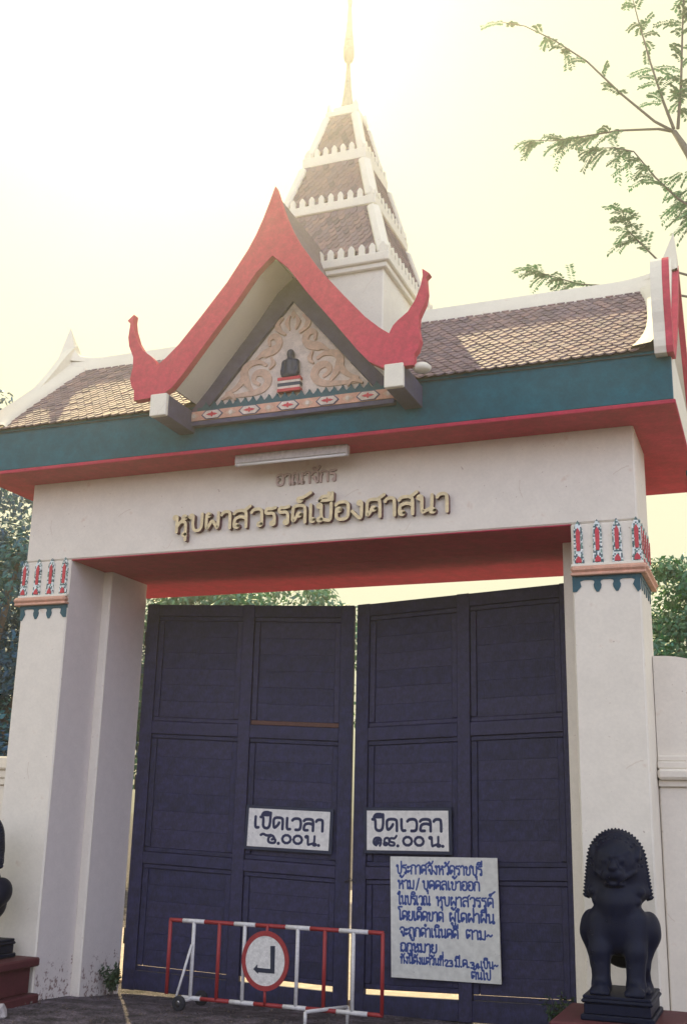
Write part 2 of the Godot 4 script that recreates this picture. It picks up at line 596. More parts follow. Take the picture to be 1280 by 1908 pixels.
# ---------------------------------------------------------------- Thai lettering as strokes
# each glyph: [advance, strokes...]; a stroke is a flat list of x, y (corners rounded) or [cx, cy, r] for a small loop
func glyphs() -> Dictionary:
	var g := {}
	g["ก"] = [0.82, [0.1, 0, 0.1, 0.62, 0.22, 0.72, 0.06, 0.82, 0.2, 1.02, 0.6, 1.02, 0.7, 0.8, 0.7, 0]]
	g["ข"] = [0.82, [0.17, 0.86, 0.09], [0.25, 0.92, 0.34, 0.72, 0.2, 0.5, 0.2, 0, 0.68, 0, 0.68, 1]]
	g["ค"] = [0.82, [0.4, 0.48, 0.09], [0.32, 0.42, 0.1, 0.0, 0.1, 0.6, 0.12, 1.02, 0.66, 1.02, 0.7, 0.7, 0.7, 0]]
	g["ง"] = [0.66, [0.42, 0.88, 0.09], [0.51, 0.88, 0.51, 0.0, 0.38, 0, 0.08, 0.42]]
	g["จ"] = [0.78, [0.3, 0.46, 0.09], [0.39, 0.48, 0.44, 0, 0.66, 0, 0.66, 0.7, 0.6, 1.02, 0.18, 1.02, 0.08, 0.76]]
	g["ช"] = [0.86, [0.17, 0.86, 0.09], [0.25, 0.92, 0.34, 0.72, 0.2, 0.5, 0.2, 0, 0.68, 0, 0.68, 0.72, 0.6, 0.86, 0.84, 1.08]]
	g["ด"] = [0.82, [0.36, 0.42, 0.09], [0.36, 0.33, 0.14, 0, 0.08, 0.5, 0.1, 1.02, 0.66, 1.02, 0.7, 0.7, 0.7, 0]]
	g["ต"] = [0.84, [0.36, 0.42, 0.09], [0.36, 0.33, 0.14, 0, 0.08, 0.5, 0.08, 1.02, 0.32, 1.06, 0.4, 0.86, 0.48, 1.06, 0.72, 1.02, 0.72, 0.7, 0.72, 0]]
	g["ถ"] = [0.82, [0.2, 0.09, 0.09], [0.1, 0.1, 0.1, 0.62, 0.22, 0.72, 0.06, 0.82, 0.2, 1.02, 0.6, 1.02, 0.7, 0.8, 0.7, 0]]
	g["ท"] = [0.8, [0.14, 0.9, 0.09], [0.23, 0.9, 0.23, 0], [0.23, 0.55, 0.4, 1.02, 0.66, 1.02, 0.68, 0.7, 0.68, 0]]
	g["น"] = [0.86, [0.14, 0.9, 0.09], [0.23, 0.9, 0.23, 0, 0.36, 0.1, 0.6, 0.22, 0.68, 0.3, 0.68, 1], [0.7, 0.1, 0.1]]
	g["บ"] = [0.82, [0.14, 0.9, 0.09], [0.23, 0.9, 0.23, 0, 0.7, 0, 0.7, 1]]
	g["ป"] = [0.82, [0.14, 0.9, 0.09], [0.23, 0.9, 0.23, 0, 0.7, 0, 0.7, 1.42]]
	g["ผ"] = [0.84, [0.2, 0.9, 0.09], [0.11, 0.9, 0.11, 0, 0.24, 0.2, 0.42, 0.6, 0.6, 0.2, 0.72, 0, 0.72, 1]]
	g["ฝ"] = [0.84, [0.2, 0.9, 0.09], [0.11, 0.9, 0.11, 0, 0.24, 0.2, 0.42, 0.6, 0.6, 0.2, 0.72, 0, 0.72, 1.42]]
	g["ม"] = [0.84, [0.14, 0.9, 0.09], [0.23, 0.9, 0.23, 0.12, 0.5, 0.02, 0.7, 0, 0.7, 1], [0.16, 0.09, 0.09]]
	g["ย"] = [0.82, [0.19, 0.9, 0.09], [0.1, 0.9, 0.1, 0.58, 0.3, 0.5, 0.1, 0.42, 0.1, 0, 0.7, 0, 0.7, 1]]
	g["ร"] = [0.66, [0.44, 0.09, 0.09], [0.53, 0.1, 0.53, 0.72, 0.1, 0.68, 0.08, 0.9, 0.2, 1.0, 0.34, 0.95, 0.56, 1.02]]
	g["ล"] = [0.82, [0.7, 0, 0.7, 0.8, 0.62, 1.02, 0.2, 1.02, 0.08, 0.84], [0.7, 0.5, 0.46, 0.66, 0.14, 0.56, 0.1, 0.25, 0.12, 0.05], [0.22, 0.09, 0.09]]
	g["ว"] = [0.7, [0.08, 0.84, 0.18, 1.02, 0.56, 1.02, 0.6, 0.7, 0.6, 0.08], [0.5, 0.09, 0.09]]
	g["ศ"] = [0.88, [0.4, 0.48, 0.09], [0.32, 0.42, 0.1, 0.0, 0.1, 0.6, 0.12, 1.02, 0.66, 1.02, 0.7, 0.7, 0.7, 0], [0.55, 0.98, 0.88, 1.24]]
	g["ส"] = [0.88, [0.7, 0, 0.7, 0.8, 0.62, 1.02, 0.2, 1.02, 0.08, 0.84], [0.7, 0.5, 0.46, 0.66, 0.14, 0.56, 0.1, 0.25, 0.12, 0.05], [0.22, 0.09, 0.09], [0.58, 0.96, 0.88, 1.24]]
	g["ห"] = [0.84, [0.14, 0.9, 0.09], [0.23, 0.9, 0.23, 0], [0.23, 0.3, 0.4, 0.62, 0.66, 0.62, 0.7, 0.35, 0.7, 0], [0.46, 0.64, 0.6, 0.78], [0.62, 0.88, 0.09]]
	g["อ"] = [0.78, [0.22, 0.58, 0.09], [0.12, 0.6, 0.1, 0, 0.66, 0, 0.68, 0.6, 0.64, 1.02, 0.2, 1.02, 0.08, 0.86]]
	g["ณ"] = [1.14, [0.2, 0.09, 0.09], [0.1, 0.1, 0.1, 0.62, 0.22, 0.72, 0.06, 0.82, 0.2, 1.02, 0.5, 1.02, 0.56, 0.8, 0.56, 0, 0.7, 0.1, 0.9, 0.22, 0.98, 0.3, 0.98, 1], [1.0, 0.1, 0.1]]
	g["ฎ"] = [0.82, [0.1, 0, 0.1, 0.62, 0.22, 0.72, 0.06, 0.82, 0.2, 1.02, 0.6, 1.02, 0.7, 0.8, 0.7, -0.3, 0.45, -0.2, 0.35, -0.34, 0.15, -0.2]]
	g["า"] = [0.6, [0.05, 0.84, 0.14, 1.02, 0.44, 1.02, 0.48, 0.75, 0.48, 0]]
	g["ะ"] = [0.5, [0.14, 0.76, 0.08], [0.2, 0.7, 0.42, 0.86], [0.14, 0.26, 0.08], [0.2, 0.2, 0.42, 0.36]]
	g["เ"] = [0.42, [0.14, 1, 0.14, 0.1], [0.23, 0.09, 0.09]]
	g["แ"] = [0.78, [0.14, 1, 0.14, 0.1], [0.23, 0.09, 0.09], [0.5, 1, 0.5, 0.1], [0.59, 0.09, 0.09]]
	g["โ"] = [0.5, [0.5, 1.5, 0.0, 1.5, 0.04, 1.24, 0.24, 1.2, 0.24, 0.1], [0.33, 0.09, 0.09]]
	g["ใ"] = [0.5, [0.06, 1.22, 0.08], [0.12, 1.28, 0.16, 1.52, 0.38, 1.42, 0.24, 1.2, 0.24, 0.1], [0.33, 0.09, 0.09]]
	g["ไ"] = [0.5, [-0.06, 1.52, 0.02, 1.2, 0.24, 1.5, 0.24, 0.1], [0.33, 0.09, 0.09]]
	g["ำ"] = [0.6, [-0.14, 1.36, 0.09], [0.05, 0.84, 0.14, 1.02, 0.44, 1.02, 0.48, 0.75, 0.48, 0]]
	g["ิ"] = [0.0, [-0.7, 1.2, -0.6, 1.46, -0.2, 1.46, -0.1, 1.2, -0.7, 1.2]]
	g["ี"] = [0.0, [-0.7, 1.2, -0.6, 1.46, -0.2, 1.42, -0.1, 1.2, -0.7, 1.2], [-0.1, 1.2, -0.1, 1.6]]
	g["ื"] = [0.0, [-0.7, 1.2, -0.6, 1.46, -0.2, 1.42, -0.1, 1.2, -0.7, 1.2], [-0.1, 1.2, -0.1, 1.62], [-0.26, 1.36, -0.26, 1.62]]
	g["ั"] = [0.0, [-0.5, 1.32, 0.08], [-0.42, 1.3, -0.36, 1.18, -0.16, 1.2, 0.0, 1.5]]
	g["็"] = [0.0, [-0.6, 1.2, -0.62, 1.5, -0.1, 1.52, -0.14, 1.24, -0.4, 1.26]]
	g["่"] = [0.0, [-0.14, 1.28, -0.14, 1.58]]
	g["้"] = [0.0, [-0.46, 1.54, 0.07], [-0.4, 1.5, -0.34, 1.32, -0.2, 1.4, 0.0, 1.66]]
	g["์"] = [0.0, [-0.4, 1.36, 0.11], [-0.34, 1.46, -0.2, 1.5, 0.12, 1.74]]
	g["ุ"] = [0.0, [-0.12, -0.14, -0.12, -0.52], [-0.2, -0.18, 0.07]]
	g["ู"] = [0.0, [-0.5, -0.18, 0.07], [-0.44, -0.2, -0.44, -0.48, -0.12, -0.48, -0.12, -0.14]]
	g["๐"] = [0.95, [0.46, 0.42, 0.36]]
	g["๖"] = [0.9, [-0.42, 1.0, -0.2, 1.16, 0.04, 0.94, 0.3, 1.0], [0.66, 0.5, 0.5, 0.84, 0.3, 0.84, 0.08, 0.6, 0.1, 0.06, 0.72, 0.04, 0.74, 0.42, 0.6, 0.52, 0.42, 0.42]]
	g["๑"] = [0.8, [0.36, 0.34, 0.12], [0.24, 0.34, 0.3, 0.62, 0.6, 0.66, 0.66, 0.3, 0.56, 0.04], [0.3, 0.06, 0.12, 0.2, 0.08, 0.5, 0.2, 0.84, 0.56, 0.86, 0.66, 0.6]]
	g["๘"] = [0.95, [0.18, 0.22, 0.13], [0.08, 0.3, 0.1, 0.8, 0.42, 0.86, 0.44, 0.5], [0.44, 0.7, 0.6, 0.84, 0.84, 0.76, 0.98, 1.06], [0.5, 0.6, 0.38, 0.1, 0.82, 0.04, 0.84, 0.36, 0.6, 0.42]]
	g["2"] = [0.7, [0.08, 0.7, 0.14, 0.9, 0.5, 0.9, 0.56, 0.6, 0.1, 0, 0.6, 0]]
	g["3"] = [0.7, [0.08, 0.82, 0.5, 0.9, 0.54, 0.56, 0.24, 0.48, 0.6, 0.44, 0.58, 0, 0.1, 0.02]]
	g["4"] = [0.74, [0.5, 0, 0.5, 0.9, 0.06, 0.22, 0.68, 0.22]]
	g["."] = [0.3, [0.12, 0.04, 0.035]]
	g["/"] = [0.6, [0.06, -0.1, 0.4, 1.15]]
	g["~"] = [0.7, [0.06, 0.4, 0.2, 0.62, 0.44, 0.34, 0.62, 0.56]]
	g[" "] = [0.5]
	return g

# returns [list per glyph of polylines, width]; combining marks ride on the glyph before them
func lay_out(text: String, loops := true) -> Array:
	var G := glyphs()
	if not loops:
		G["เ"] = [0.44, [0.14, 1, 0.14, 0.0, 0.36, 0.03]]
		G["ป"] = [0.84, [0.04, 1.0, 0.2, 1.0, 0.23, 0.8, 0.23, 0, 0.7, 0, 0.7, 1.42]]
		G["ด"] = [0.84, [0.46, 0.56, 0.4, 0.36, 0.14, 0, 0.08, 0.5, 0.1, 1.02, 0.66, 1.02, 0.7, 0.7, 0.7, 0]]
		G["ว"] = [0.74, [0.06, 0.84, 0.18, 1.02, 0.58, 1.02, 0.64, 0.5, 0.58, 0, 0.3, 0.0]]
		G["ล"] = [0.84, [0.7, 0, 0.7, 0.8, 0.62, 1.02, 0.2, 1.02, 0.08, 0.84], [0.7, 0.52, 0.46, 0.66, 0.14, 0.56, 0.08, 0.1, 0.16, 0.0, 0.34, 0.02]]
		G["น"] = [0.86, [0.04, 1.0, 0.2, 1.0, 0.23, 0.8, 0.23, 0.0, 0.5, 0.0, 0.7, 0.12, 0.7, 1]]
		G["๖"] = [0.9, [-0.62, 0.86, -0.4, 1.02, -0.1, 0.8, 0.3, 0.9], [0.66, 0.5, 0.5, 0.84, 0.3, 0.84, 0.08, 0.6, 0.1, 0.06, 0.72, 0.04, 0.74, 0.42, 0.6, 0.52, 0.42, 0.42]]
	var pen := 0.0
	var out: Array = []
	var lift := 0.0
	for ch in text:
		if not G.has(ch):
			continue
		var d: Array = G[ch]
		var mark: bool = d[0] == 0.0
		if not mark:
			lift = 0.0
		var up := lift if (mark and ch in "่้์") else 0.0
		if mark and ch in "ิีืั":
			lift = 0.42
		var lines: Array = []
		for i in range(1, d.size()):
			var s: Array = d[i]
			var pl := PackedVector2Array()
			if s.size() == 3:
				if not loops and s[2] < 0.3 and s[2] > 0.05:
					continue
				for k in 11:
					var a := TAU * k / 10.0
					pl.append(Vector2(pen + s[0] + s[2] * cos(a), up + s[1] + s[2] * sin(a)))
			else:
				for k in range(0, s.size(), 2):
					pl.append(Vector2(pen + s[k], up + s[k + 1]))
				pl = smooth2(pl, 2)
			lines.append(pl)
		if mark and out.size() > 0:
			out[out.size() - 1].append_array(lines)
		elif lines.size() > 0:
			out.append(lines)
		pen += d[0]
	return [out, pen]

func ink_stroke(im: Image, a: Vector2, b: Vector2, r: float, col: Color) -> void:
	var x0 := maxi(0, int(minf(a.x, b.x) - r - 1))
	var x1 := mini(im.get_width() - 1, int(maxf(a.x, b.x) + r + 1))
	var y0 := maxi(0, int(minf(a.y, b.y) - r - 1))
	var y1 := mini(im.get_height() - 1, int(maxf(a.y, b.y) + r + 1))
	var ab := b - a
	var l2 := maxf(ab.length_squared(), 1e-6)
	for y in range(y0, y1 + 1):
		for x in range(x0, x1 + 1):
			var p := Vector2(x + 0.5, y + 0.5)
			var t := clampf((p - a).dot(ab) / l2, 0.0, 1.0)
			var cov := clampf(r + 0.5 - p.distance_to(a + ab * t), 0.0, 1.0)
			if cov > 0.0:
				im.set_pixel(x, y, im.get_pixel(x, y).lerp(col, cov))

# writes text with its baseline at (x, y), letter height s, squeezed to width w (all in pixels)
func ink_text(im: Image, text: String, x: float, y: float, w: float, s: float, r: float, col: Color, loops := true) -> void:
	var tilt := 0.0
	var lay := lay_out(text, loops)
	var kx: float = w / float(lay[1])
	for gl in lay[0]:
		for pl in gl:
			for i in pl.size() - 1:
				var a := Vector2(x + pl[i].x * kx, y - pl[i].y * s + tilt * pl[i].x * kx)
				var b := Vector2(x + pl[i + 1].x * kx, y - pl[i + 1].y * s + tilt * pl[i + 1].x * kx)
				ink_stroke(im, a, b, r, col)

func paper(w: int, h: int, base: Color, sd: int) -> Image:
	var im := Image.create(w, h, true, Image.FORMAT_RGB8)
	var n := FastNoiseLite.new()
	n.seed = sd
	n.frequency = 0.02
	n.fractal_octaves = 4
	var r := RandomNumberGenerator.new()
	r.seed = sd
	for j in h:
		for i in w:
			var v := 1.0 + 0.07 * n.get_noise_2d(i, j) + r.randf_range(-0.02, 0.02)
			im.set_pixel(i, j, Color(base.r * v, base.g * v, base.b * v))
	for k in 26:
		var c := Vector2(r.randf() * w, r.randf() * h)
		ink_stroke(im, c, c + Vector2(r.randf_range(-6, 6), r.randf_range(-3, 9)), r.randf_range(0.5, 1.6), base.darkened(r.randf_range(0.15, 0.4)))
	return im

func printed(im: Image) -> StandardMaterial3D:
	im.generate_mipmaps()
	var m := StandardMaterial3D.new()
	m.albedo_texture = ImageTexture.create_from_image(im)
	m.roughness = 0.55
	return m

func face_quad(w: float, h: float) -> ArrayMesh:
	var st := SurfaceTool.new()
	st.begin(Mesh.PRIMITIVE_TRIANGLES)
	var p := [Vector3(0, 0, 0), Vector3(0, h, 0), Vector3(w, h, 0), Vector3(w, 0, 0)]
	var uv := [Vector2(0, 1), Vector2(0, 0), Vector2(1, 0), Vector2(1, 1)]
	for i in [0, 1, 2, 0, 2, 3]:
		st.set_normal(Vector3.BACK)
		st.set_uv(uv[i])
		st.add_vertex(p[i])
	return st.commit()

# ---------------------------------------------------------------- ground
func ground_y(x: float, z: float) -> float:
	return -0.09 * smoothstep(0.2, -1.3, z) * (1.0 - smoothstep(4.0, 7.0, absf(x)))

func build_ground() -> void:
	var n := FastNoiseLite.new()
	n.seed = 12
	n.frequency = 0.9
	n.fractal_octaves = 4
	var xs: Array[float] = []
	var v := -9.0
	while v < 9.0:
		xs.append(v)
		v += 0.12
	var zs: Array[float] = []
	v = -6.0
	while v < 10.0:
		zs.append(v)
		v += 0.12
	for e in [9.0, 14.0, 25.0, 60.0, 150.0, 400.0]:
		xs.append(e)
		xs.push_front(-e - 0.001)
	for e in [10.0, 14.0, 25.0, 60.0, 150.0, 400.0]:
		zs.append(e)
	for e in [-6.1, -10.0, -20.0, -60.0, -150.0, -400.0]:
		zs.push_front(e)
	var vs := PackedVector3Array()
	var ix := PackedInt32Array()
	for z in zs:
		for x in xs:
			vs.append(Vector3(x, ground_y(x, z) + 0.016 * n.get_noise_2d(x * 1.0, z * 1.0) + 0.006 * n.get_noise_2d(x * 5.0, z * 5.0) - 0.01, z))
	var w := xs.size()
	for j in zs.size() - 1:
		for i in w - 1:
			var a := j * w + i
			ix.append_array([a, a + 1, a + w + 1, a, a + w + 1, a + w])
	var arr := []
	arr.resize(Mesh.ARRAY_MAX)
	arr[Mesh.ARRAY_VERTEX] = vs
	arr[Mesh.ARRAY_INDEX] = ix
	var am := ArrayMesh.new()
	am.add_surface_from_arrays(Mesh.PRIMITIVE_TRIANGLES, arr)
	var st := SurfaceTool.new()
	st.create_from(am, 0)
	st.generate_normals()
	var g := put_mesh("ground", st.commit(), M.earth, self)
	g.set_meta("kind", "structure")
	g.set_meta("label", "bare dusty earth drive in front of and behind the gate")
	var cy := mb()
	bx(cy, Vector3(-9, -0.3, -16), Vector3(9, -0.068, -1.7), 0.0)
	var co := put("courtyard", cy, M.pale_paving, self)
	co.set_meta("kind", "structure")
	co.set_meta("label", "sunlit pale paving of the yard behind the gate, glimpsed under the doors")
	# loose grit
	var gs := mb()
	var r := RandomNumberGenerator.new()
	r.seed = 31
	for k in 2600:
		var p := Vector3(r.randf_range(-3.2, 3.2), 0, r.randf_range(-1.1, 2.6))
		p.y = ground_y(p.x, p.z) - 0.006 + 0.016 * n.get_noise_2d(p.x, p.z)
		var s := r.randf_range(0.004, 0.011) if r.randf() < 0.93 else r.randf_range(0.012, 0.022)
		var bs := Basis(Vector3(r.randf_range(-1, 1), r.randf_range(-1, 1), r.randf_range(-1, 1)).normalized(), r.randf() * TAU)
		pebble(gs, p + Vector3(0, s * 0.25, 0), Vector3(s, s * 0.6, s * 0.8), bs)
	var go := put("grit", gs, M.grit, self)
	tag(go, "loose grit and small stones scattered over the earth", "grit", "", "stuff")

func pebble(st: SurfaceTool, c: Vector3, s: Vector3, bs: Basis) -> void:
	var p: Array[Vector3] = []
	for d in [Vector3(1, 0, 0), Vector3(0, 0, 1), Vector3(-1, 0, 0), Vector3(0, 0, -1), Vector3(0, 1, 0), Vector3(0, -1, 0)]:
		p.append(c + bs * (d * s))
	for k in 4:
		var a := p[k]
		var b := p[(k + 1) % 4]
		tri(st, a, b, p[4], (a + b + p[4]) / 3.0 - c)
		tri(st, a, b, p[5], (a + b + p[5]) / 3.0 - c)

# ---------------------------------------------------------------- gateway
const GC := 0.06   # middle of the front gable
const RZ := -0.8   # ridge line
var tile_meshes: Array = []

func build_gateway() -> void:
	gate = node("gateway", self)
	tag(gate, "white plastered temple gateway with tiled roof, red gable, spire and dark double doors", "gateway")
	build_pillars()
	build_lintel()
	build_roof()
	build_gable()
	build_spire()
	build_doors()
	build_lettering()

func build_pillars() -> void:
	for sd in [-1.0, 1.0]:
		var pil := node("pillar", gate)
		var st := mb()
		bx(st, Vector3(sd * 2.288, -0.12, -0.7), Vector3(sd * 2.795, 3.755, 0.0), 0.012)
		put("pier", st, M.plaster, pil)
		var wing_in := -2.2 if sd < 0 else 2.125
		st = mb()
		bx(st, Vector3(wing_in, -0.12, -1.2), Vector3(sd * 2.6, 3.757, -0.55), 0.012)
		put("wing_wall", st, M.plaster, pil)
		if sd < 0:
			# stained plaster coat on the two reveals that face the doorway
			put_mesh("stained_plaster", coat(-2.285, -0.545, -0.015), M.stained, pil)
			put_mesh("stained_plaster", coat(-2.197, -1.19, -0.565), M.stained, pil)
		# ledge moulding round three sides
		st = mb()
		var a := Vector3(sd * 2.288, 3.345, -0.02)
		bx(st, Vector3(sd * 2.284, 3.338, -0.02), Vector3(sd * 2.842, 3.36, 0.048), 0.004)
		bx(st, Vector3(sd * 2.284, 3.36, -0.02), Vector3(sd * 2.855, 3.41, 0.06), 0.018)
		bx(st, Vector3(sd * 2.76, 3.338, -0.74), Vector3(sd * 2.842, 3.36, -0.02), 0.004)
		bx(st, Vector3(sd * 2.76, 3.36, -0.75), Vector3(sd * 2.855, 3.41, -0.02), 0.018)
		put("ledge_moulding", st, M.peach, pil)
		st = mb()
		bx(st, Vector3(sd * 2.286, 3.41, -0.02), Vector3(sd * 2.825, 3.432, 0.03), 0.004)
		bx(st, Vector3(sd * 2.77, 3.41, -0.72), Vector3(sd * 2.825, 3.432, -0.02), 0.004)
		put("ledge_fillet", st, M.white_trim, pil)
		# teal band with hanging drops
		st = mb()
		bx(st, Vector3(sd * 2.289, 3.306, -0.02), Vector3(sd * 2.803, 3.338, 0.008), 0.0)
		bx(st, Vector3(sd * 2.78, 3.306, -0.7), Vector3(sd * 2.803, 3.338, -0.02), 0.0)
		put("teal_band", st, M.leaf_teal, pil)
		var drop := smooth2(pv([-0.05, 0.0, -0.018, -0.012, -0.034, -0.05, 0.0, -0.11, 0.034, -0.05, 0.018, -0.012, 0.05, 0.0]), 1)
		for k in 4:
			var xx: float = 2.335 + 0.143 * k
			st = mb()
			if k == 3:
				prism(st, pv([-0.05, 0, -0.018, -0.012, -0.034, -0.05, 0.0, -0.11, 0.022, -0.09, 0.022, 0]), Vector3(sd * 2.773, 3.308, 0), Vector3(sd, 0, 0), Vector3.UP, Vector3.BACK, 0.001, 0.007)
			elif k == 0:
				prism(st, pv([-0.04, 0, 0.05, 0, 0.018, -0.012, 0.026, -0.05, -0.01, -0.09, -0.04, -0.09]), Vector3(sd * 2.33, 3.308, 0), Vector3(sd, 0, 0), Vector3.UP, Vector3.BACK, 0.001, 0.007)
			else:
				prism(st, drop, Vector3(sd * xx, 3.308, 0), Vector3.RIGHT, Vector3.UP, Vector3.BACK, 0.001, 0.007)
			put("drop_ornament", st, M.leaf_teal, pil)
		for k in 5:
			st = mb()
			prism(st, drop, Vector3(sd * 2.795, 3.308, -0.05 - 0.14 * k), Vector3.BACK, Vector3.UP, Vector3(sd, 0, 0), 0.001, 0.007)
			put("drop_ornament", st, M.leaf_teal, pil)
		# lotus petals set with mirror glass
		for k in 4:
			petal(pil, Vector3(sd * (2.345 + 0.146 * k) , 3.434, 0.0), Vector3.RIGHT, Vector3.BACK)
		for k in 5:
			petal(pil, Vector3(sd * 2.795, 3.434, -0.07 - 0.14 * k), Vector3.BACK, Vector3(sd, 0, 0))

func coat(x: float, z0: float, z1: float) -> ArrayMesh:
	# thin plaster coat facing +x with its own texture
	var st := SurfaceTool.new()
	st.begin(Mesh.PRIMITIVE_TRIANGLES)
	var p := [Vector3(x, -0.1, z1), Vector3(x, 3.75, z1), Vector3(x, 3.75, z0), Vector3(x, -0.1, z0)]
	var u := absf(z1 - z0)
	var uv := [Vector2(0, 1), Vector2(0, 0), Vector2(u, 0), Vector2(u, 1)]
	for i in [0, 1, 2, 0, 2, 3]:
		st.set_normal(Vector3.RIGHT)
		st.set_uv(uv[i])
		st.add_vertex(p[i])
	return st.commit()

func petal(parent: Node, at: Vector3, u: Vector3, n: Vector3) -> void:
	var shape := pv([-0.042, 0, -0.034, 0.09, -0.034, 0.27, -0.02, 0.31, 0.0, 0.345, 0.02, 0.31, 0.034, 0.27, 0.034, 0.09, 0.042, 0])
	var st := mb()
	prism(st, shape, at, u, Vector3.UP, n, 0.0, 0.014)
	put("lotus_petal", st, M.mosaic, parent)
	st = mb()
	prism(st, pv([-0.013, 0.1, -0.016, 0.25, 0, 0.285, 0.016, 0.25, 0.013, 0.1]), at, u, Vector3.UP, n, 0.014, 0.021)
	prism(st, pv([-0.022, 0.008, -0.02, 0.035, 0, 0.062, 0.02, 0.035, 0.022, 0.008]), at, u, Vector3.UP, n, 0.014, 0.021)
	put("red_inlay", st, M.red_bright, parent)

func build_lintel() -> void:
	var st := mb()
	bx(st, Vector3(-2.79, 3.757, -0.76), Vector3(2.795, 4.535, 0.001), 0.012)
	put("lintel", st, M.plaster, gate)
	# red painted ceiling of the passage, running back over the doors
	st = mb()
	bx(st, Vector3(-2.286, 3.748, -0.78), Vector3(2.286, 3.7565, -0.006))
	bx(st, Vector3(-2.6, 3.748, -1.86), Vector3(2.6, 4.51, -0.78), 0.01)
	put("passage_ceiling", st, M.red_paint, gate)
	# broad red soffit under the eaves
	st = mb()
	bx(st, Vector3(-3.15, 4.512, -2.0), Vector3(3.15, 4.547, 0.402), 0.006)
	put("eaves_soffit", st, M.red_paint, gate)
	st = mb()
	bx(st, Vector3(-3.135, 4.547, 0.355), Vector3(3.135, 4.955, 0.398), 0.005)
	bx(st, Vector3(-3.135, 4.547, -1.995), Vector3(3.135, 4.945, -1.955), 0.005)
	put("fascia", st, M.teal_paint, gate)
	for sd in [-1.0, 1.0]:
		st = mb()
		bx(st, Vector3(sd * 3.09, 4.547, -1.3), Vector3(sd * 3.138, 5.0, 0.354), 0.004)
		put("end_board", st, M.white_trim, gate)
		st = mb()
		bx(st, Vector3(sd * 3.09, 4.47, -1.96), Vector3(sd * 3.145, 4.93, -1.3), 0.004)
		put("end_fascia", st, M.teal_paint, gate)
	# fluorescent fitting high on the wall
	var lamp := node("strip_light", self)
	tag(lamp, "unlit white fluorescent strip light under the eaves above the small lettering", "lamp")
	lamp.position = Vector3(0.0, 4.476, 0.2)
	st = mb()
	bx(st, Vector3(-0.52, -0.04, 0.0), Vector3(0.52, 0.035, 0.06), 0.006)
	put("batten_housing", st, M.lamp_body, lamp)
	st = mb()
	for sx in [-0.52, 0.5]:
		bx(st, Vector3(sx, -0.062, 0.02), Vector3(sx + 0.02, -0.036, 0.055), 0.004)
	put("tube_holder", st, M.lamp_body, lamp)
	st = mb(true)
	tube(st, [Vector3(-0.5, -0.05, 0.038), Vector3(0.5, -0.05, 0.038)], [0.013, 0.013], 10)
	put("glass_tube", st, M.tube_glass, lamp)

# roof surface: t = 0 at the front eave, 1 at the ridge
func slope_point(t: float) -> Vector2:
	return Vector2(lerpf(0.41, RZ, t), 4.945 + 1.1 * t - 0.03 * sin(PI * t))

func tile_mesh(w: float, l: float, th: float) -> ArrayMesh:
	# pointed clay tile: tip at the origin, upslope along +y, face along +z
	var st := mb()
	var h := w * 0.5
	var p := pv([0, 0, h * 0.62, l * 0.16, h, l * 0.42, h, l, -h, l, -h, l * 0.42, -h * 0.62, l * 0.16])
	prism(st, p, Vector3.ZERO, Vector3.RIGHT, Vector3.UP, Vector3.BACK, 0.0, th)
	return commit(st)

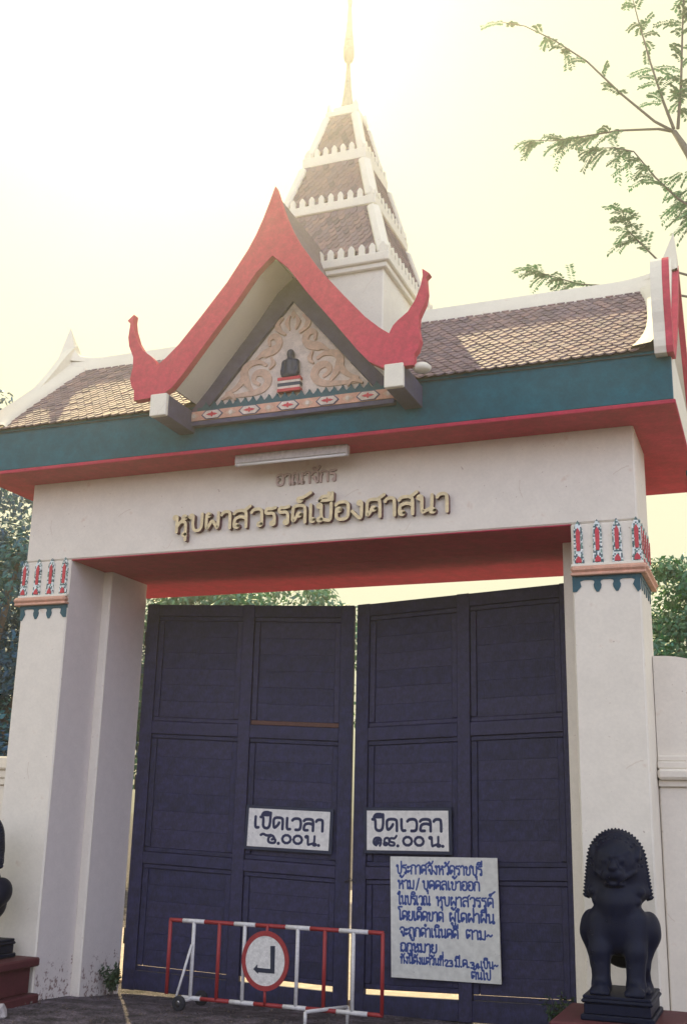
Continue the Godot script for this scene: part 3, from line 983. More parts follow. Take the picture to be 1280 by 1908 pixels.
func build_roof() -> void:
	var roof := node("roof", gate)
	var st := mb()
	# boarded deck under the tiles, both slopes
	var n := 10
	for i in n:
		var a := slope_point(float(i) / n)
		var b := slope_point(float(i + 1) / n)
		for rear in [false, true]:
			var za := 2.0 * RZ - a.x if rear else a.x
			var zb := 2.0 * RZ - b.x if rear else b.x
			quad(st, Vector3(-3.08, a.y, za), Vector3(3.08, a.y, za), Vector3(3.08, b.y, zb), Vector3(-3.08, b.y, zb), Vector3(0, 1, -1.0 if rear else 1.0))
			quad(st, Vector3(-3.08, a.y - 0.03, za), Vector3(3.08, a.y - 0.03, za), Vector3(3.08, b.y - 0.03, zb), Vector3(-3.08, b.y - 0.03, zb), Vector3(0, -1, 0))
	put("roof_deck", st, M.deck, roof)
	# tiles
	var w := 0.084
	tile_meshes = []
	var tm := tile_mesh(w * 0.97, 0.135, 0.012)
	var rows: Array = []
	var s := 0.0
	var t := 0.0
	while t < 0.985:
		rows.append(t)
		var a := slope_point(t)
		var b := slope_point(t + 0.001)
		t += 0.001 * 0.066 / a.distance_to(b)
	var fields: Array = []
	for i in 5:
		fields.append(mb())
	var single := 0
	for ri in rows.size():
		var c := slope_point(rows[ri])
		var d := (slope_point(rows[ri] + 0.02) - c).normalized()
		var x := -2.93 + (0.5 * w if ri % 2 == 1 else 0.0)
		while x < 2.93:
			if not (absf(x - 0.02) < 0.62 and rows[ri] > 0.35) and not (absf(x - GC) < 0.98 - rows[ri] * 0.45):
				for rear in [false, true]:
					if rear and ri % 1 == 0 and false:
						continue
					var up := Vector3(0, d.y, d.x if not rear else -d.x)
					var nr := Vector3(0, -d.x, d.y) if not rear else Vector3(0, -d.x, -d.y)
					var tl := 0.10 + rng.randf_range(-0.02, 0.03)
					var yv := (up - nr * tl).normalized()
					var xv := Vector3.RIGHT if not rear else Vector3.LEFT
					var zv := xv.cross(yv).normalized()
					var bs := Basis(xv, yv, zv).rotated(nr, rng.randf_range(-0.035, 0.035))
					var z := c.x if not rear else 2.0 * RZ - c.x
					var tf := Transform3D(bs, Vector3(x + rng.randf_range(-0.003, 0.003), c.y, z) + nr * (0.016 + rng.randf_range(0, 0.004)) - up * 0.035)
					var kind := [0, 0, 1, 1, 2, 3, 4, 4][rng.randi() % 8] as int
					if not rear and x > 0.85 and single < 300:
						single += 1
						var o := put_mesh("tile", tm, M["tile_%d" % kind], roof)
						o.transform = tf
					else:
						fields[kind].append_from(tm, 0, tf)
			x += w
	var am := ArrayMesh.new()
	for i in 5:
		fields[i].commit(am)
		am.surface_set_material(am.get_surface_count() - 1, M["tile_%d" % i])
	var fo := put_mesh("tile_field", am, null, roof)
	fo.set_meta("kind", "stuff")
	# ridge of white plaster, lifting towards the ends
	st = mb(true)
	var prof := [[0.1, -0.1], [0.085, 0.02], [0.06, 0.05], [0.055, 0.1], [0.0, 0.125], [-0.055, 0.1], [-0.06, 0.05], [-0.085, 0.02], [-0.1, -0.1]]
	var prev: Array = []
	for i in 41:
		var x := lerpf(-3.14, 3.14, i / 40.0)
		var e := maxf(0.0, absf(x) - 2.6) / 0.54
		var y := 6.03 + 0.1 * e * e
		var ring: Array = []
		for q in prof:
			ring.append(Vector3(x, y + q[1], RZ + q[0]))
		if prev.size() > 0:
			for k in ring.size() - 1:
				quad(st, prev[k], ring[k], ring[k + 1], prev[k + 1], (ring[k] + ring[k + 1]) * 0.5 - Vector3(x, y - 0.02, RZ))
		prev = ring
	put("ridge_cap", st, M.white_trim, roof)
	# verges: plaster fillet over the tile ends, curved bargeboard with its finials
	for sd in [-1.0, 1.0]:
		st = mb(true)
		for i in 16:
			var a := slope_point(i / 16.0)
			var b := slope_point((i + 1) / 16.0)
			for rear in [false, true]:
				var za := a.x if not rear else 2 * RZ - a.x
				var zb := b.x if not rear else 2 * RZ - b.x
				# width of the fillet swells near the ridge and the eave
				var wa := 0.14 + 0.14 * pow(i / 16.0, 4.0) + 0.1 * pow(1.0 - i / 16.0, 6.0)
				var wb := 0.14 + 0.14 * pow((i + 1) / 16.0, 4.0) + 0.1 * pow(1.0 - (i + 1) / 16.0, 6.0)
				var nr := Vector3(0, 0.7, -0.7 if rear else 0.7)
				var A := [Vector3(sd * (3.08 - wa), a.y, za) + nr * 0.02, Vector3(sd * (3.08 - wa * 0.9), a.y, za) + nr * 0.055, Vector3(sd * 3.0, a.y, za) + nr * 0.07, Vector3(sd * 3.06, a.y, za) + nr * 0.12]
				var B := [Vector3(sd * (3.08 - wb), b.y, zb) + nr * 0.02, Vector3(sd * (3.08 - wb * 0.9), b.y, zb) + nr * 0.055, Vector3(sd * 3.0, b.y, zb) + nr * 0.07, Vector3(sd * 3.06, b.y, zb) + nr * 0.12]
				for k in 3:
					quad(st, A[k], A[k + 1], B[k + 1], B[k], nr - Vector3(sd, 0, 0))
		put("verge_fillet", st, M.white_trim, roof)
		var top := [RZ, 6.34, -0.72, 6.26, -0.62, 6.14, -0.45, 5.9, -0.2, 5.58, 0.05, 5.32, 0.28, 5.12, 0.40, 5.04]
		var tail := [0.44, 5.1, 0.5, 5.24, 0.5, 5.42, 0.455, 5.6, 0.43, 5.69, 0.5, 5.62, 0.56, 5.42, 0.575, 5.22, 0.54, 5.06, 0.55, 4.93, 0.52, 4.87]
		var low := [0.3, 4.9, 0.0, 5.16, -0.3, 5.48, -0.55, 5.8, RZ, 6.16]
		var half := smooth2(pv(top), 1) + smooth2(pv(tail), 1) + pv(low)
		var fullp := half.duplicate()
		for rear in [false, true]:
			var poly := PackedVector2Array()
			for q in half:
				poly.append(Vector2(q.x if not rear else 2 * RZ - q.x, q.y))
			st = mb()
			prism(st, poly, Vector3.ZERO, Vector3.BACK, Vector3.UP, Vector3(sd, 0, 0), 3.03, 3.115)
			put("bargeboard", st, M.white_trim, roof)
			st = mb()
			var red := PackedVector2Array()
			for q in poly.size():
				red.append(poly[q] - Vector2(0, 0.11 if q < 14 else 0.0))
			prism(st, red, Vector3.ZERO, Vector3.BACK, Vector3.UP, Vector3(sd, 0, 0), 3.116, 3.165)
			put("red_facing", st, M.gable_red, roof)
		st = mb()
		var tipv := Vector3(sd * 3.14, 6.56, RZ)
		var bq := [Vector3(sd * 2.86, 6.1, RZ + 0.06), Vector3(sd * 3.16, 6.14, RZ + 0.14), Vector3(sd * 3.16, 6.14, RZ - 0.14), Vector3(sd * 2.86, 6.1, RZ - 0.06)]
		var mq := [Vector3(sd * 3.02, 6.25, RZ + 0.05), Vector3(sd * 3.16, 6.3, RZ + 0.08), Vector3(sd * 3.16, 6.3, RZ - 0.08), Vector3(sd * 3.02, 6.25, RZ - 0.05)]
		for k in 4:
			var k2 := (k + 1) % 4
			quad(st, bq[k], bq[k2], mq[k2], mq[k], (bq[k] + mq[k2]) * 0.5 - Vector3(sd * 3.08, 6.2, RZ))
			tri(st, mq[k], mq[k2], tipv, (mq[k] + mq[k2]) * 0.5 - Vector3(sd * 3.12, 6.3, RZ))
		put("apex_finial", st, M.white_trim, roof)
		# closing gable wall of the roof end
		st = mb()
		prism(st, pv([0.34, 4.95, RZ, 6.0, 2 * RZ - 0.34, 4.95]), Vector3.ZERO, Vector3.BACK, Vector3.UP, Vector3(sd, 0, 0), 2.95, 3.02)
		put("end_gable", st, M.white_trim, roof)

func g2(flat: Array, sx: float) -> PackedVector2Array:
	var r := PackedVector2Array()
	for i in range(0, flat.size(), 2):
		r.append(Vector2(GC + sx * flat[i], flat[i + 1]))
	return r

func build_gable() -> void:
	var gb := node("front_gable", gate)
	var outer := [0.0, 6.65, 0.05, 6.5, 0.1, 6.36, 0.16, 6.22, 0.23, 6.09, 0.41, 5.82, 0.64, 5.54, 0.83, 5.32, 0.95, 5.21, 1.03, 5.15]
	var tail := [1.06, 5.21, 1.1, 5.25, 1.18, 5.31, 1.24, 5.4, 1.285, 5.52, 1.30, 5.6, 1.295, 5.66, 1.32, 5.64, 1.355, 5.61, 1.325, 5.58, 1.335, 5.45, 1.32, 5.37, 1.27, 5.26, 1.265, 5.17, 1.285, 5.06, 1.26, 4.98, 1.235, 4.95, 1.23, 4.86]
	var inner := [0.98, 4.87, 0.87, 4.935, 0.76, 5.06, 0.55, 5.33, 0.32, 5.62, 0.14, 5.87, 0.0, 6.0]
	for sx in [-1.0, 1.0]:
		var st := mb()
		prism(st, g2(outer + tail + inner, sx), Vector3.ZERO, Vector3.RIGHT, Vector3.UP, Vector3.BACK, 0.82, 0.89)
		put("bargeboard", st, M.gable_red, gb)
		# white painted underside of the overhang
		var so := PackedVector2Array()
		var inn := inner.slice(2)
		for i in range(0, inn.size(), 2):
			so.append(Vector2(GC + sx * (inn[i] + 0.008), inn[i + 1] + 0.008))
		for i in range(inn.size() - 2, -1, -2):
			so.append(Vector2(GC + sx * (inn[i] + 0.045 * signf(inn[i])), inn[i + 1] + 0.06))
		st = mb()
		prism(st, so, Vector3.ZERO, Vector3.RIGHT, Vector3.UP, Vector3.BACK, 0.40, 0.819)
		put("overhang_soffit", st, M.white_trim, gb)
		# roof slab of the gable, running back into the main roof
		var sl := PackedVector2Array()
		for i in range(0, outer.size(), 2):
			sl.append(Vector2(GC + sx * maxf(outer[i] - 0.03, 0.0), outer[i + 1] - 0.06))
		for i in range(outer.size() - 2, -1, -2):
			sl.append(Vector2(GC + sx * maxf(outer[i] - 0.05, 0.0), outer[i + 1] - 0.14 if i > 2 else outer[i + 1] - 0.2))
		st = mb()
		prism(st, sl, Vector3.ZERO, Vector3.RIGHT, Vector3.UP, Vector3.BACK, -0.6, 0.82)
		put("gable_roof", st, M.tile_2, gb)
		# dark frame board round the pediment
		var fr := PackedVector2Array()
		for i in range(0, inn.size(), 2):
			fr.append(Vector2(GC + sx * inn[i], inn[i + 1] + 0.02))
		fr.append(Vector2(GC, 5.79))
		fr.append(Vector2(GC + sx * 0.74, 4.93))
		fr.append(Vector2(GC + sx * 0.83, 4.86))
		fr.append(Vector2(GC + sx * 0.94, 4.86))
		st = mb()
		prism(st, fr, Vector3.ZERO, Vector3.RIGHT, Vector3.UP, Vector3.BACK, 0.40, 0.455)
		put("pediment_frame", st, M.frame_slate, gb)
		# projecting beam with a white end
		var bxx: float = GC + 0.045 + sx * 1.03
		st = mb()
		bx(st, Vector3(bxx - 0.075, 4.70, 0.395), Vector3(bxx + 0.075, 4.885, 0.86), 0.004)
		put("bracket_beam", st, M.frame_slate, gb)
		st = mb()
		bx(st, Vector3(bxx - 0.077, 4.695, 0.86), Vector3(bxx + 0.077, 4.888, 0.905), 0.006)
		put("beam_end", st, M.white_trim, gb)
	var st2 := mb(true)
	lathe(st2, Vector3(GC + 1.27, 4.86, 0.80), [[0.0, -0.03], [0.06, -0.02], [0.075, 0.01], [0.05, 0.035], [0.0, 0.045]], 12)
	put("eave_shell", st2, M.white_trim, gb)
	# pediment panel
	st2 = mb()
	prism(st2, pv([GC - 0.74, 4.92, GC + 0.74, 4.92, GC, 5.79]), Vector3.ZERO, Vector3.RIGHT, Vector3.UP, Vector3.BACK, 0.395, 0.42)
	put("pediment_panel", st2, M.cream, gb)
	# scrollwork in low relief
	var scrolls := [
		[0.62, 4.985, 0.45, 4.99, 0.28, 5.0, 0.2, 5.08, 0.24, 5.17, 0.33, 5.18, 0.36, 5.11, 0.3, 5.07],
		[0.6, 5.02, 0.52, 5.05, 0.44, 5.13, 0.45, 5.21, 0.4, 5.27, 0.3, 5.28, 0.24, 5.24],
		[0.36, 5.02, 0.42, 5.1, 0.42, 5.19],
		[0.12, 5.42, 0.2, 5.37, 0.28, 5.34, 0.33, 5.3],
		[0.25, 5.32, 0.16, 5.34, 0.11, 5.42, 0.15, 5.5, 0.22, 5.48, 0.21, 5.42],
		[0.07, 5.5, 0.13, 5.54, 0.15, 5.6, 0.1, 5.65],
		[0.03, 5.54, 0.06, 5.6, 0.03, 5.66],
		[0.52, 4.96, 0.56, 5.02, 0.64, 4.97],
		[0.2, 5.2, 0.16, 5.24, 0.19, 5.3]]
	for sx in [-1.0, 1.0]:
		for k in scrolls.size():
			var st := mb()
			ribbon(st, smooth2(g2(scrolls[k], sx), 2), [0.036, 0.034, 0.03, 0.03, 0.03, 0.026, 0.02, 0.024, 0.02][k], Vector3.ZERO, Vector3.RIGHT, Vector3.UP, Vector3.BACK, 0.418, 0.430 + 0.0015 * k, true)
			put("scroll_relief", st, M.tan, gb)
	var st3 := mb()
	prism(st3, smooth2(pv([GC, 5.72, GC + 0.025, 5.68, GC, 5.63, GC - 0.025, 5.68, GC, 5.72]), 1), Vector3.ZERO, Vector3.RIGHT, Vector3.UP, Vector3.BACK, 0.418, 0.43)
	put("bud_relief", st3, M.tan, gb)
	# base: teal fret of teeth, patterned band, plain slate board
	st3 = mb()
	bx(st3, Vector3(GC - 0.86, 4.872, 0.40), Vector3(GC + 0.86, 4.905, 0.462), 0.0)
	put("fret_rail", st3, M.leaf_teal, gb)
	var tooth := mb()
	prism(tooth, pv([-0.036, 0, 0.036, 0, 0.012, 0.026, 0, 0.05, -0.012, 0.026]), Vector3.ZERO, Vector3.RIGHT, Vector3.UP, Vector3.BACK, 0.0, 0.034)
	var tooth_mesh := commit(tooth)
	for k in 22:
		put_mesh("fret_tooth", tooth_mesh, M.leaf_teal, gb).position = Vector3(GC - 0.78 + 1.56 * k / 21.0, 4.905, 0.428)
	st3 = mb()
	bx(st3, Vector3(GC - 0.925, 4.787, 0.40), Vector3(GC + 0.925, 4.872, 0.466), 0.0)
	var band := put("patterned_band", st3, M.peach, gate)
	for k in 5:
		var cx := GC + 0.355 * (k - 2)
		var hexa := func(s: float) -> PackedVector2Array:
			return pv([cx - 0.105 * s, 4.83, cx - 0.062 * s, 4.83 + 0.04 * s, cx + 0.062 * s, 4.83 + 0.04 * s, cx + 0.105 * s, 4.83, cx + 0.062 * s, 4.83 - 0.04 * s, cx - 0.062 * s, 4.83 - 0.04 * s])
		var st := mb()
		prism(st, hexa.call(1.0), Vector3.ZERO, Vector3.RIGHT, Vector3.UP, Vector3.BACK, 0.464, 0.47)
		put("lozenge_border", st, M.frame_slate, band)
		st = mb()
		prism(st, hexa.call(0.86), Vector3.ZERO, Vector3.RIGHT, Vector3.UP, Vector3.BACK, 0.470, 0.474)
		put("lozenge_field", st, M.cream, band)
		st = mb()
		for q in 4:
			var dir := Vector2.RIGHT.rotated(q * PI / 2.0)
			var ln := 0.055 if q % 2 == 0 else 0.026
			var pp := PackedVector2Array()
			for e in [[0.0, 0.008], [0.45, 0.011], [1.0, 0.0], [0.45, -0.011], [0.0, -0.008]]:
				pp.append(Vector2(cx, 4.83) + dir * ln * e[0] + dir.orthogonal() * e[1])
			prism(st, pp, Vector3.ZERO, Vector3.RIGHT, Vector3.UP, Vector3.BACK, 0.474, 0.477 + 0.0006 * q)
		put("lozenge_flower", st, M.red_bright, band)
	for k in 6:
		var cx := GC + 0.355 * (k - 2.5)
		var st := mb()
		prism(st, pv([cx - 0.05, 4.83, cx, 4.866, cx + 0.05, 4.83, cx, 4.793]), Vector3.ZERO, Vector3.RIGHT, Vector3.UP, Vector3.BACK, 0.464, 0.469)
		put("diamond", st, M.tan, band)
		st = mb()
		var dot := PackedVector2Array()
		for e in 10:
			dot.append(Vector2(cx, 4.83) + Vector2.from_angle(TAU * e / 10.0) * 0.018)
		prism(st, dot, Vector3.ZERO, Vector3.RIGHT, Vector3.UP, Vector3.BACK, 0.469, 0.474)
		put("diamond_boss", st, M.cream, band)
	st3 = mb()
	bx(st3, Vector3(GC - 0.93, 4.745, 0.40), Vector3(GC + 0.93, 4.787, 0.458), 0.003)
	put("sill_board", st3, M.frame_slate, gb)
	# little seated figure on a striped plinth
	var fig := node("seated_figure", gate, Vector3(GC + 0.0, 4.955, 0.42))
	var stripes := ["red_bright", "cream", "blue_dark", "cream", "red_bright"]
	var y := 0.0
	for k in 5:
		var h: float = [0.028, 0.022, 0.03, 0.022, 0.028][k]
		var ww := 0.105 - 0.004 * absf(k - 2) + (0.008 if k == 4 or k == 0 else 0.0)
		var st := mb()
		bx(st, Vector3(-ww, y, 0.0), Vector3(ww, y + h, 0.05 + 0.004 * (1 if k % 4 == 0 else 0)), 0.002)
		put("plinth_stripe", st, M[stripes[k]], fig)
		y += h
	var b := [
		[Vector3(0, y + 0.04, 0.03), Vector3(0.085, 0.035, 0.032)],
		[Vector3(-0.05, y + 0.02, 0.04), Vector3(0.05, y + 0.02, 0.045), 0.024, 0.024],
		[Vector3(0, y + 0.05, 0.03), Vector3(0, y + 0.13, 0.025), 0.046, 0.05],
		[Vector3(-0.045, y + 0.14, 0.025), Vector3(0.045, y + 0.14, 0.025), 0.026, 0.026],
		[Vector3(-0.058, y + 0.135, 0.028), Vector3(-0.066, y + 0.06, 0.04), 0.021, 0.019],
		[Vector3(0.058, y + 0.135, 0.028), Vector3(0.066, y + 0.06, 0.04), 0.021, 0.019],
		[Vector3(0, y + 0.15, 0.028), Vector3(0, y + 0.19, 0.028), 0.02, 0.018],
		[Vector3(0, y + 0.215, 0.03), Vector3(0.034, 0.042, 0.034)]]
	var sf := mb(true)
	nets(sf, b, Vector3(-0.12, y - 0.02, -0.03), Vector3(0.12, y + 0.28, 0.11), 0.0075, 0.02)
	put("figure_body", sf, M.statue_blue, fig)

func build_spire() -> void:
	var sp := node("spire", gate, Vector3(0.02, 0, RZ))
	var st := mb()
	bx(st, Vector3(-0.65, 5.1, -0.65), Vector3(0.65, 6.36, 0.65), 0.01)
	put("tower_body", st, M.white_trim, sp)
	var ant := smooth2(pv([-0.034, 0, -0.03, 0.05, -0.036, 0.075, 0.0, 0.125, 0.036, 0.075, 0.03, 0.05, 0.034, 0]), 1)
	var fields: Array = []
	for i in 5:
		fields.append(mb())
	# [cornice half width, cornice y0, y1, roof half width at foot, at top, roof top y, antefixes per side, antefix scale]
	var tiers := [[0.72, 6.33, 6.44, 0.665, 0.475, 7.07, 14, 0.92], [0.505, 7.06, 7.18, 0.46, 0.32, 7.70, 10, 0.85], [0.335, 7.69, 7.83, 0.285, 0.15, 8.37, 7, 0.8]]
	for t in tiers:
		st = mb()
		bx(st, Vector3(-t[0] + 0.03, t[1] - 0.03, -t[0] + 0.03), Vector3(t[0] - 0.03, t[1] + 0.02, t[0] - 0.03), 0.006)
		bx(st, Vector3(-t[0], t[1] + 0.02, -t[0]), Vector3(t[0], t[2], t[0]), 0.01)
		put("cornice", st, M.white_trim, sp)
		# core of the sloping roof
		st = mb()
		var y0: float = t[2]
		var y1: float = t[5]
		var a0: float = t[3]
		var a1: float = t[4]
		for f in 4:
			var bs := Basis(Vector3.UP, f * PI / 2.0)
			quad(st, bs * Vector3(-a0, y0, a0), bs * Vector3(a0, y0, a0), bs * Vector3(a1, y1, a1), bs * Vector3(-a1, y1, a1), bs * Vector3(0, 0.3, 1))
		put("tier_core", st, M.deck, sp)
		# hip ribs
		for f in 4:
			var bs := Basis(Vector3.UP, f * PI / 2.0)
			st = mb()
			var lo := bs * Vector3(a0 + 0.0, y0 - 0.02, a0 + 0.0)
			var hi := bs * Vector3(a1 + 0.0, y1, a1 + 0.0)
			var ax := (hi - lo).normalized()
			var zz := (bs * Vector3(1, 0, 1)).slide(ax).normalized()
			var rb := Basis(ax.cross(zz), ax, zz)
			cbox(st, (lo + hi) * 0.5, Vector3(0.135 if a0 > 0.3 else 0.105, (hi - lo).length(), 0.09), 0.035, rb)
			put("hip_rib", st, M.white_trim, sp)
			# antefixes along the cornice
			var ns: int = t[6]
			for k in ns:
				var u := lerpf(-t[0] + 0.06, t[0] - 0.06, float(k) / (ns - 1))
				st = mb()
				var sc: float = t[7]
				var pp := PackedVector2Array()
				for q in ant:
					pp.append(q * sc)
				prism(st, pp, bs * Vector3(u, y0 - 0.003, t[0] - 0.035), bs * Vector3.RIGHT, Vector3.UP, bs * Vector3.BACK, 0.0, 0.026)
				put("antefix", st, M.white_trim, sp)
			# tiles
			var w := 0.066
			var tm := tile_mesh(w * 0.97, 0.11, 0.01)
			var up := Vector3(0, y1 - y0, a1 - a0).normalized()
			var nr := Vector3(0, -up.z, up.y)
			var ln := Vector2(y1 - y0, a1 - a0).length()
			var s := 0.0
			var ri := 0
			while s < ln - 0.04:
				var half := lerpf(a0, a1, s / ln) - 0.03
				var x := -half + (w * 0.5 if ri % 2 == 1 else 0.0)
				while x <= half:
					var c := Vector3(x, y0, a0) + up * s + nr * 0.014
					var yv := (up - nr * (0.1 + rng.randf_range(-0.02, 0.03))).normalized()
					var zv := Vector3.RIGHT.cross(yv)
					var tf := Transform3D(bs * Basis(Vector3.RIGHT, yv, zv).rotated(nr, rng.randf_range(-0.05, 0.05)), bs * c)
					fields[[0, 1, 1, 3, 4, 4, 2][rng.randi() % 7]].append_from(tm, 0, tf)
					x += w
				s += 0.052
				ri += 1
	var am := ArrayMesh.new()
	for i in 5:
		fields[i].commit(am)
		am.surface_set_material(am.get_surface_count() - 1, M["tile_%d" % i])
	put_mesh("tile_field", am, null, sp).set_meta("kind", "stuff")
	# crown and needle
	st = mb()
	bx(st, Vector3(-0.175, 8.36, -0.175), Vector3(0.175, 8.43, 0.175), 0.01)
	bx(st, Vector3(-0.11, 8.43, -0.11), Vector3(0.11, 8.52, 0.11), 0.012)
	put("crown_block", st, M.white_trim, sp)
	for f in 4:
		var bs := Basis(Vector3.UP, f * PI / 2.0)
		st = mb()
		prism(st, pv([-0.03, 0, -0.026, 0.05, 0, 0.11, 0.026, 0.05, 0.03, 0]), bs * Vector3(0.13, 8.427, 0.13), bs * Vector3(0.707, 0, -0.707), Vector3.UP, bs * Vector3(0.707, 0, 0.707), 0.0, 0.03)
		put("crown_antefix", st, M.white_trim, sp)
	st = mb(true)
	lathe(st, Vector3.ZERO, [[0.085, 8.5], [0.078, 8.54], [0.06, 8.6], [0.045, 8.72], [0.033, 8.86], [0.024, 9.0], [0.019, 9.09], [0.024, 9.11], [0.045, 9.13], [0.057, 9.18], [0.058, 9.26], [0.05, 9.36], [0.036, 9.5], [0.026, 9.66], [0.02, 9.8], [0.026, 9.86], [0.022, 9.92], [0.012, 10.2], [0.0, 10.6]], 14)
	put("needle", st, M.cement, sp)

# ---------------------------------------------------------------- doors
func leaf_box(st: SurfaceTool, u0: float, u1: float, y0: float, y1: float, d0: float, d1: float, ch: float, sd: float) -> void:
	# a box on the leaf; u runs from the hinge, the leaf has dropped towards its free edge
	var bs := Basis(Vector3(sd, -SAG, 0), Vector3.UP, Vector3.BACK)
	var c := Vector3((u0 + u1) * 0.5, (y0 + y1) * 0.5, (d0 + d1) * 0.5)
	cbox(st, bs * c, Vector3(u1 - u0, y1 - y0, d1 - d0), ch, bs)

const SAG := 0.036

func build_doors() -> void:
	for sd in [1.0, -1.0]:
		# sd = 1: leaf hung on the left pillar, opening towards +x
		var width := 2.168 if sd > 0 else 2.085
		var leaf := node("door_leaf", gate, Vector3(-2.175 if sd > 0 else 2.1, 0.0, -1.225))
		leaf.rotation.y = sd * atan2(0.19, 2.2)
		leaf.set_meta("label", "dark left door leaf with the opening time sign" if sd > 0 else "dark right door leaf with the closing time sign and notice")
		var mats := [M.door_paint, M.door_paint_b, M.door_paint_c]
		var mid := width * 0.5 + (0.01 if sd > 0 else -0.02)
		var st: SurfaceTool
		var uu := [0.0, 0.13, mid - 0.06, mid + 0.06, width - 0.13, width]
		for k in [0, 2, 4]:
			st = mb()
			leaf_box(st, uu[k], uu[k + 1], -0.06, 3.55, -0.03, 0.028, 0.004, sd)
			put("stile", st, mats[k % 3], leaf)
		var rails := [[-0.055, 0.11], [1.06, 1.165], [2.27, 2.39], [3.43, 3.546]]
		for col in 2:
			var ua: float = uu[1 + col * 2]
			var ub: float = uu[2 + col * 2]
			for r in 4:
				st = mb()
				leaf_box(st, ua, ub, rails[r][0], rails[r][1], -0.028, 0.026, 0.004, sd)
				put("rail", st, mats[(r + col) % 3], leaf)
			for r in 3:
				var y0: float = rails[r][1]
				var y1: float = rails[r + 1][0]
				# light shows through a slit over the bottom rail next to the meeting stile
				var slit := 0.042 if (r == 0 and ((col == 1 and sd > 0) or (col == 1 and sd < 0))) else 0.0
				# moulding strips round the panel
				for q in [[ua, ub, y0 + slit, y0 + slit + 0.045], [ua, ub, y1 - 0.045, y1], [ua, ua + 0.06, y0 + slit + 0.045, y1 - 0.045], [ub - 0.06, ub, y0 + slit + 0.045, y1 - 0.045]]:
					st = mb()
					leaf_box(st, q[0] + 0.002, q[1] - 0.002, q[2] + 0.002, q[3] - 0.0015, -0.012, 0.01, 0.005, sd)
					var worn: bool = sd > 0 and col == 1 and r == 2 and q[3] - q[2] < 0.06 and q[2] < 2.6
					var o := put("panel_moulding", st, M.bare_wood if worn else mats[r], leaf)
					if worn:
						o.set_meta("label", "moulding strip worn to bare brown wood")
				# planks
				var pa := y0 + slit + 0.045
				var pb := y1 - 0.045
				var nn := 6
				for k in nn:
					st = mb()
					var ya := lerpf(pa, pb, float(k) / nn)
					var yb := lerpf(pa, pb, float(k + 1) / nn)
					leaf_box(st, ua + 0.06, ub - 0.06, ya + 0.0005, yb - 0.0005, -0.016, -0.004 + rng.randf_range(-0.0008, 0.0008), 0.0012, sd)
					put("plank", st, mats[rng.randi() % 3], leaf)
		# back boards keep daylight out of the joints
		st = mb()
		leaf_box(st, 0.02, width - 0.02, 0.165, 3.5, -0.036, -0.0295, 0.0, sd)
		put("backing", st, M.door_paint_b, leaf)
		# strap hinges on the back edge
		for y in [0.4, 1.8, 3.2]:
			st = mb(true)
			tube(st, [Vector3(-sd * 0.012, y - 0.07, 0.0), Vector3(-sd * 0.012, y + 0.07, 0.0)], [0.014, 0.014], 8)
			put("hinge", st, M.iron, leaf)
	# hinge posts behind the wings
	for sd in [-1.0, 1.0]:
		var st := mb()
		bx(st, Vector3(sd * (2.42 if sd < 0 else 2.2), -0.1, -1.4), Vector3(sd * (2.6), 3.747, -1.2), 0.008)
		put("hinge_post", st, M.plaster, gate)
	# chain holding the leaves together
	var ch := node("door_chain", gate)
	for k in 5:
		var st := mb(true)
		var c := Vector3(-0.035 + 0.02 * k, 0.98 - 0.01 * absf(k - 2), -1.375)
		var pts: Array = []
		var rr: Array = []
		for e in 9:
			var a := TAU * e / 8.0
			pts.append(c + Vector3(0.016 * cos(a), 0.009 * sin(a) if k % 2 == 0 else 0.0, 0.0 if k % 2 == 0 else 0.009 * sin(a)))
			rr.append(0.003)
		tube(st, pts, rr, 5, false)
		put("chain_link", st, M.iron, ch)

func build_lettering() -> void:
	# [text, x0, x1, baseline y at x0, at x1, letter height, half stroke, depth, part name]
	for d in [["หุบผาสวรรค์เมืองศาสนา", -1.215, 1.335, 3.925, 3.925, 0.148, 0.0145, 0.05, "main_lettering"], ["อาณาจักร", -0.235, 0.33, 4.285, 4.285, 0.092, 0.0095, 0.018, "upper_lettering"]]:
		var lay := lay_out(d[0])
		var kx: float = (d[2] - d[1]) / float(lay[1])
		var holder := node(d[8], gate)
		var idx := 0
		for gl in lay[0]:
			# darker body behind a thin, lighter coloured front face
			var edge := mb()
			var face := mb()
			var si := 0
			for pl in gl:
				var pp := PackedVector2Array()
				for q in pl:
					pp.append(Vector2(d[1] + q.x * kx, d[3] + q.y * d[5]))
				var dd: float = d[7] + 0.0007 * si
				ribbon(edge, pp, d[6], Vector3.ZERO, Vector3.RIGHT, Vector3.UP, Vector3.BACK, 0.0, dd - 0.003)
				ribbon(face, pp, d[6] * 0.97, Vector3.ZERO, Vector3.RIGHT, Vector3.UP, Vector3.BACK, dd - 0.0035, dd)
				si += 1
			var am := ArrayMesh.new()
			edge.generate_normals()
			edge.commit(am)
			face.generate_normals()
			face.commit(am)
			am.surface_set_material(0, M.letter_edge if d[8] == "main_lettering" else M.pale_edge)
			am.surface_set_material(1, M.gold if d[8] == "main_lettering" else M.pale_letter)
			put_mesh("letter", am, null, holder)
			idx += 1
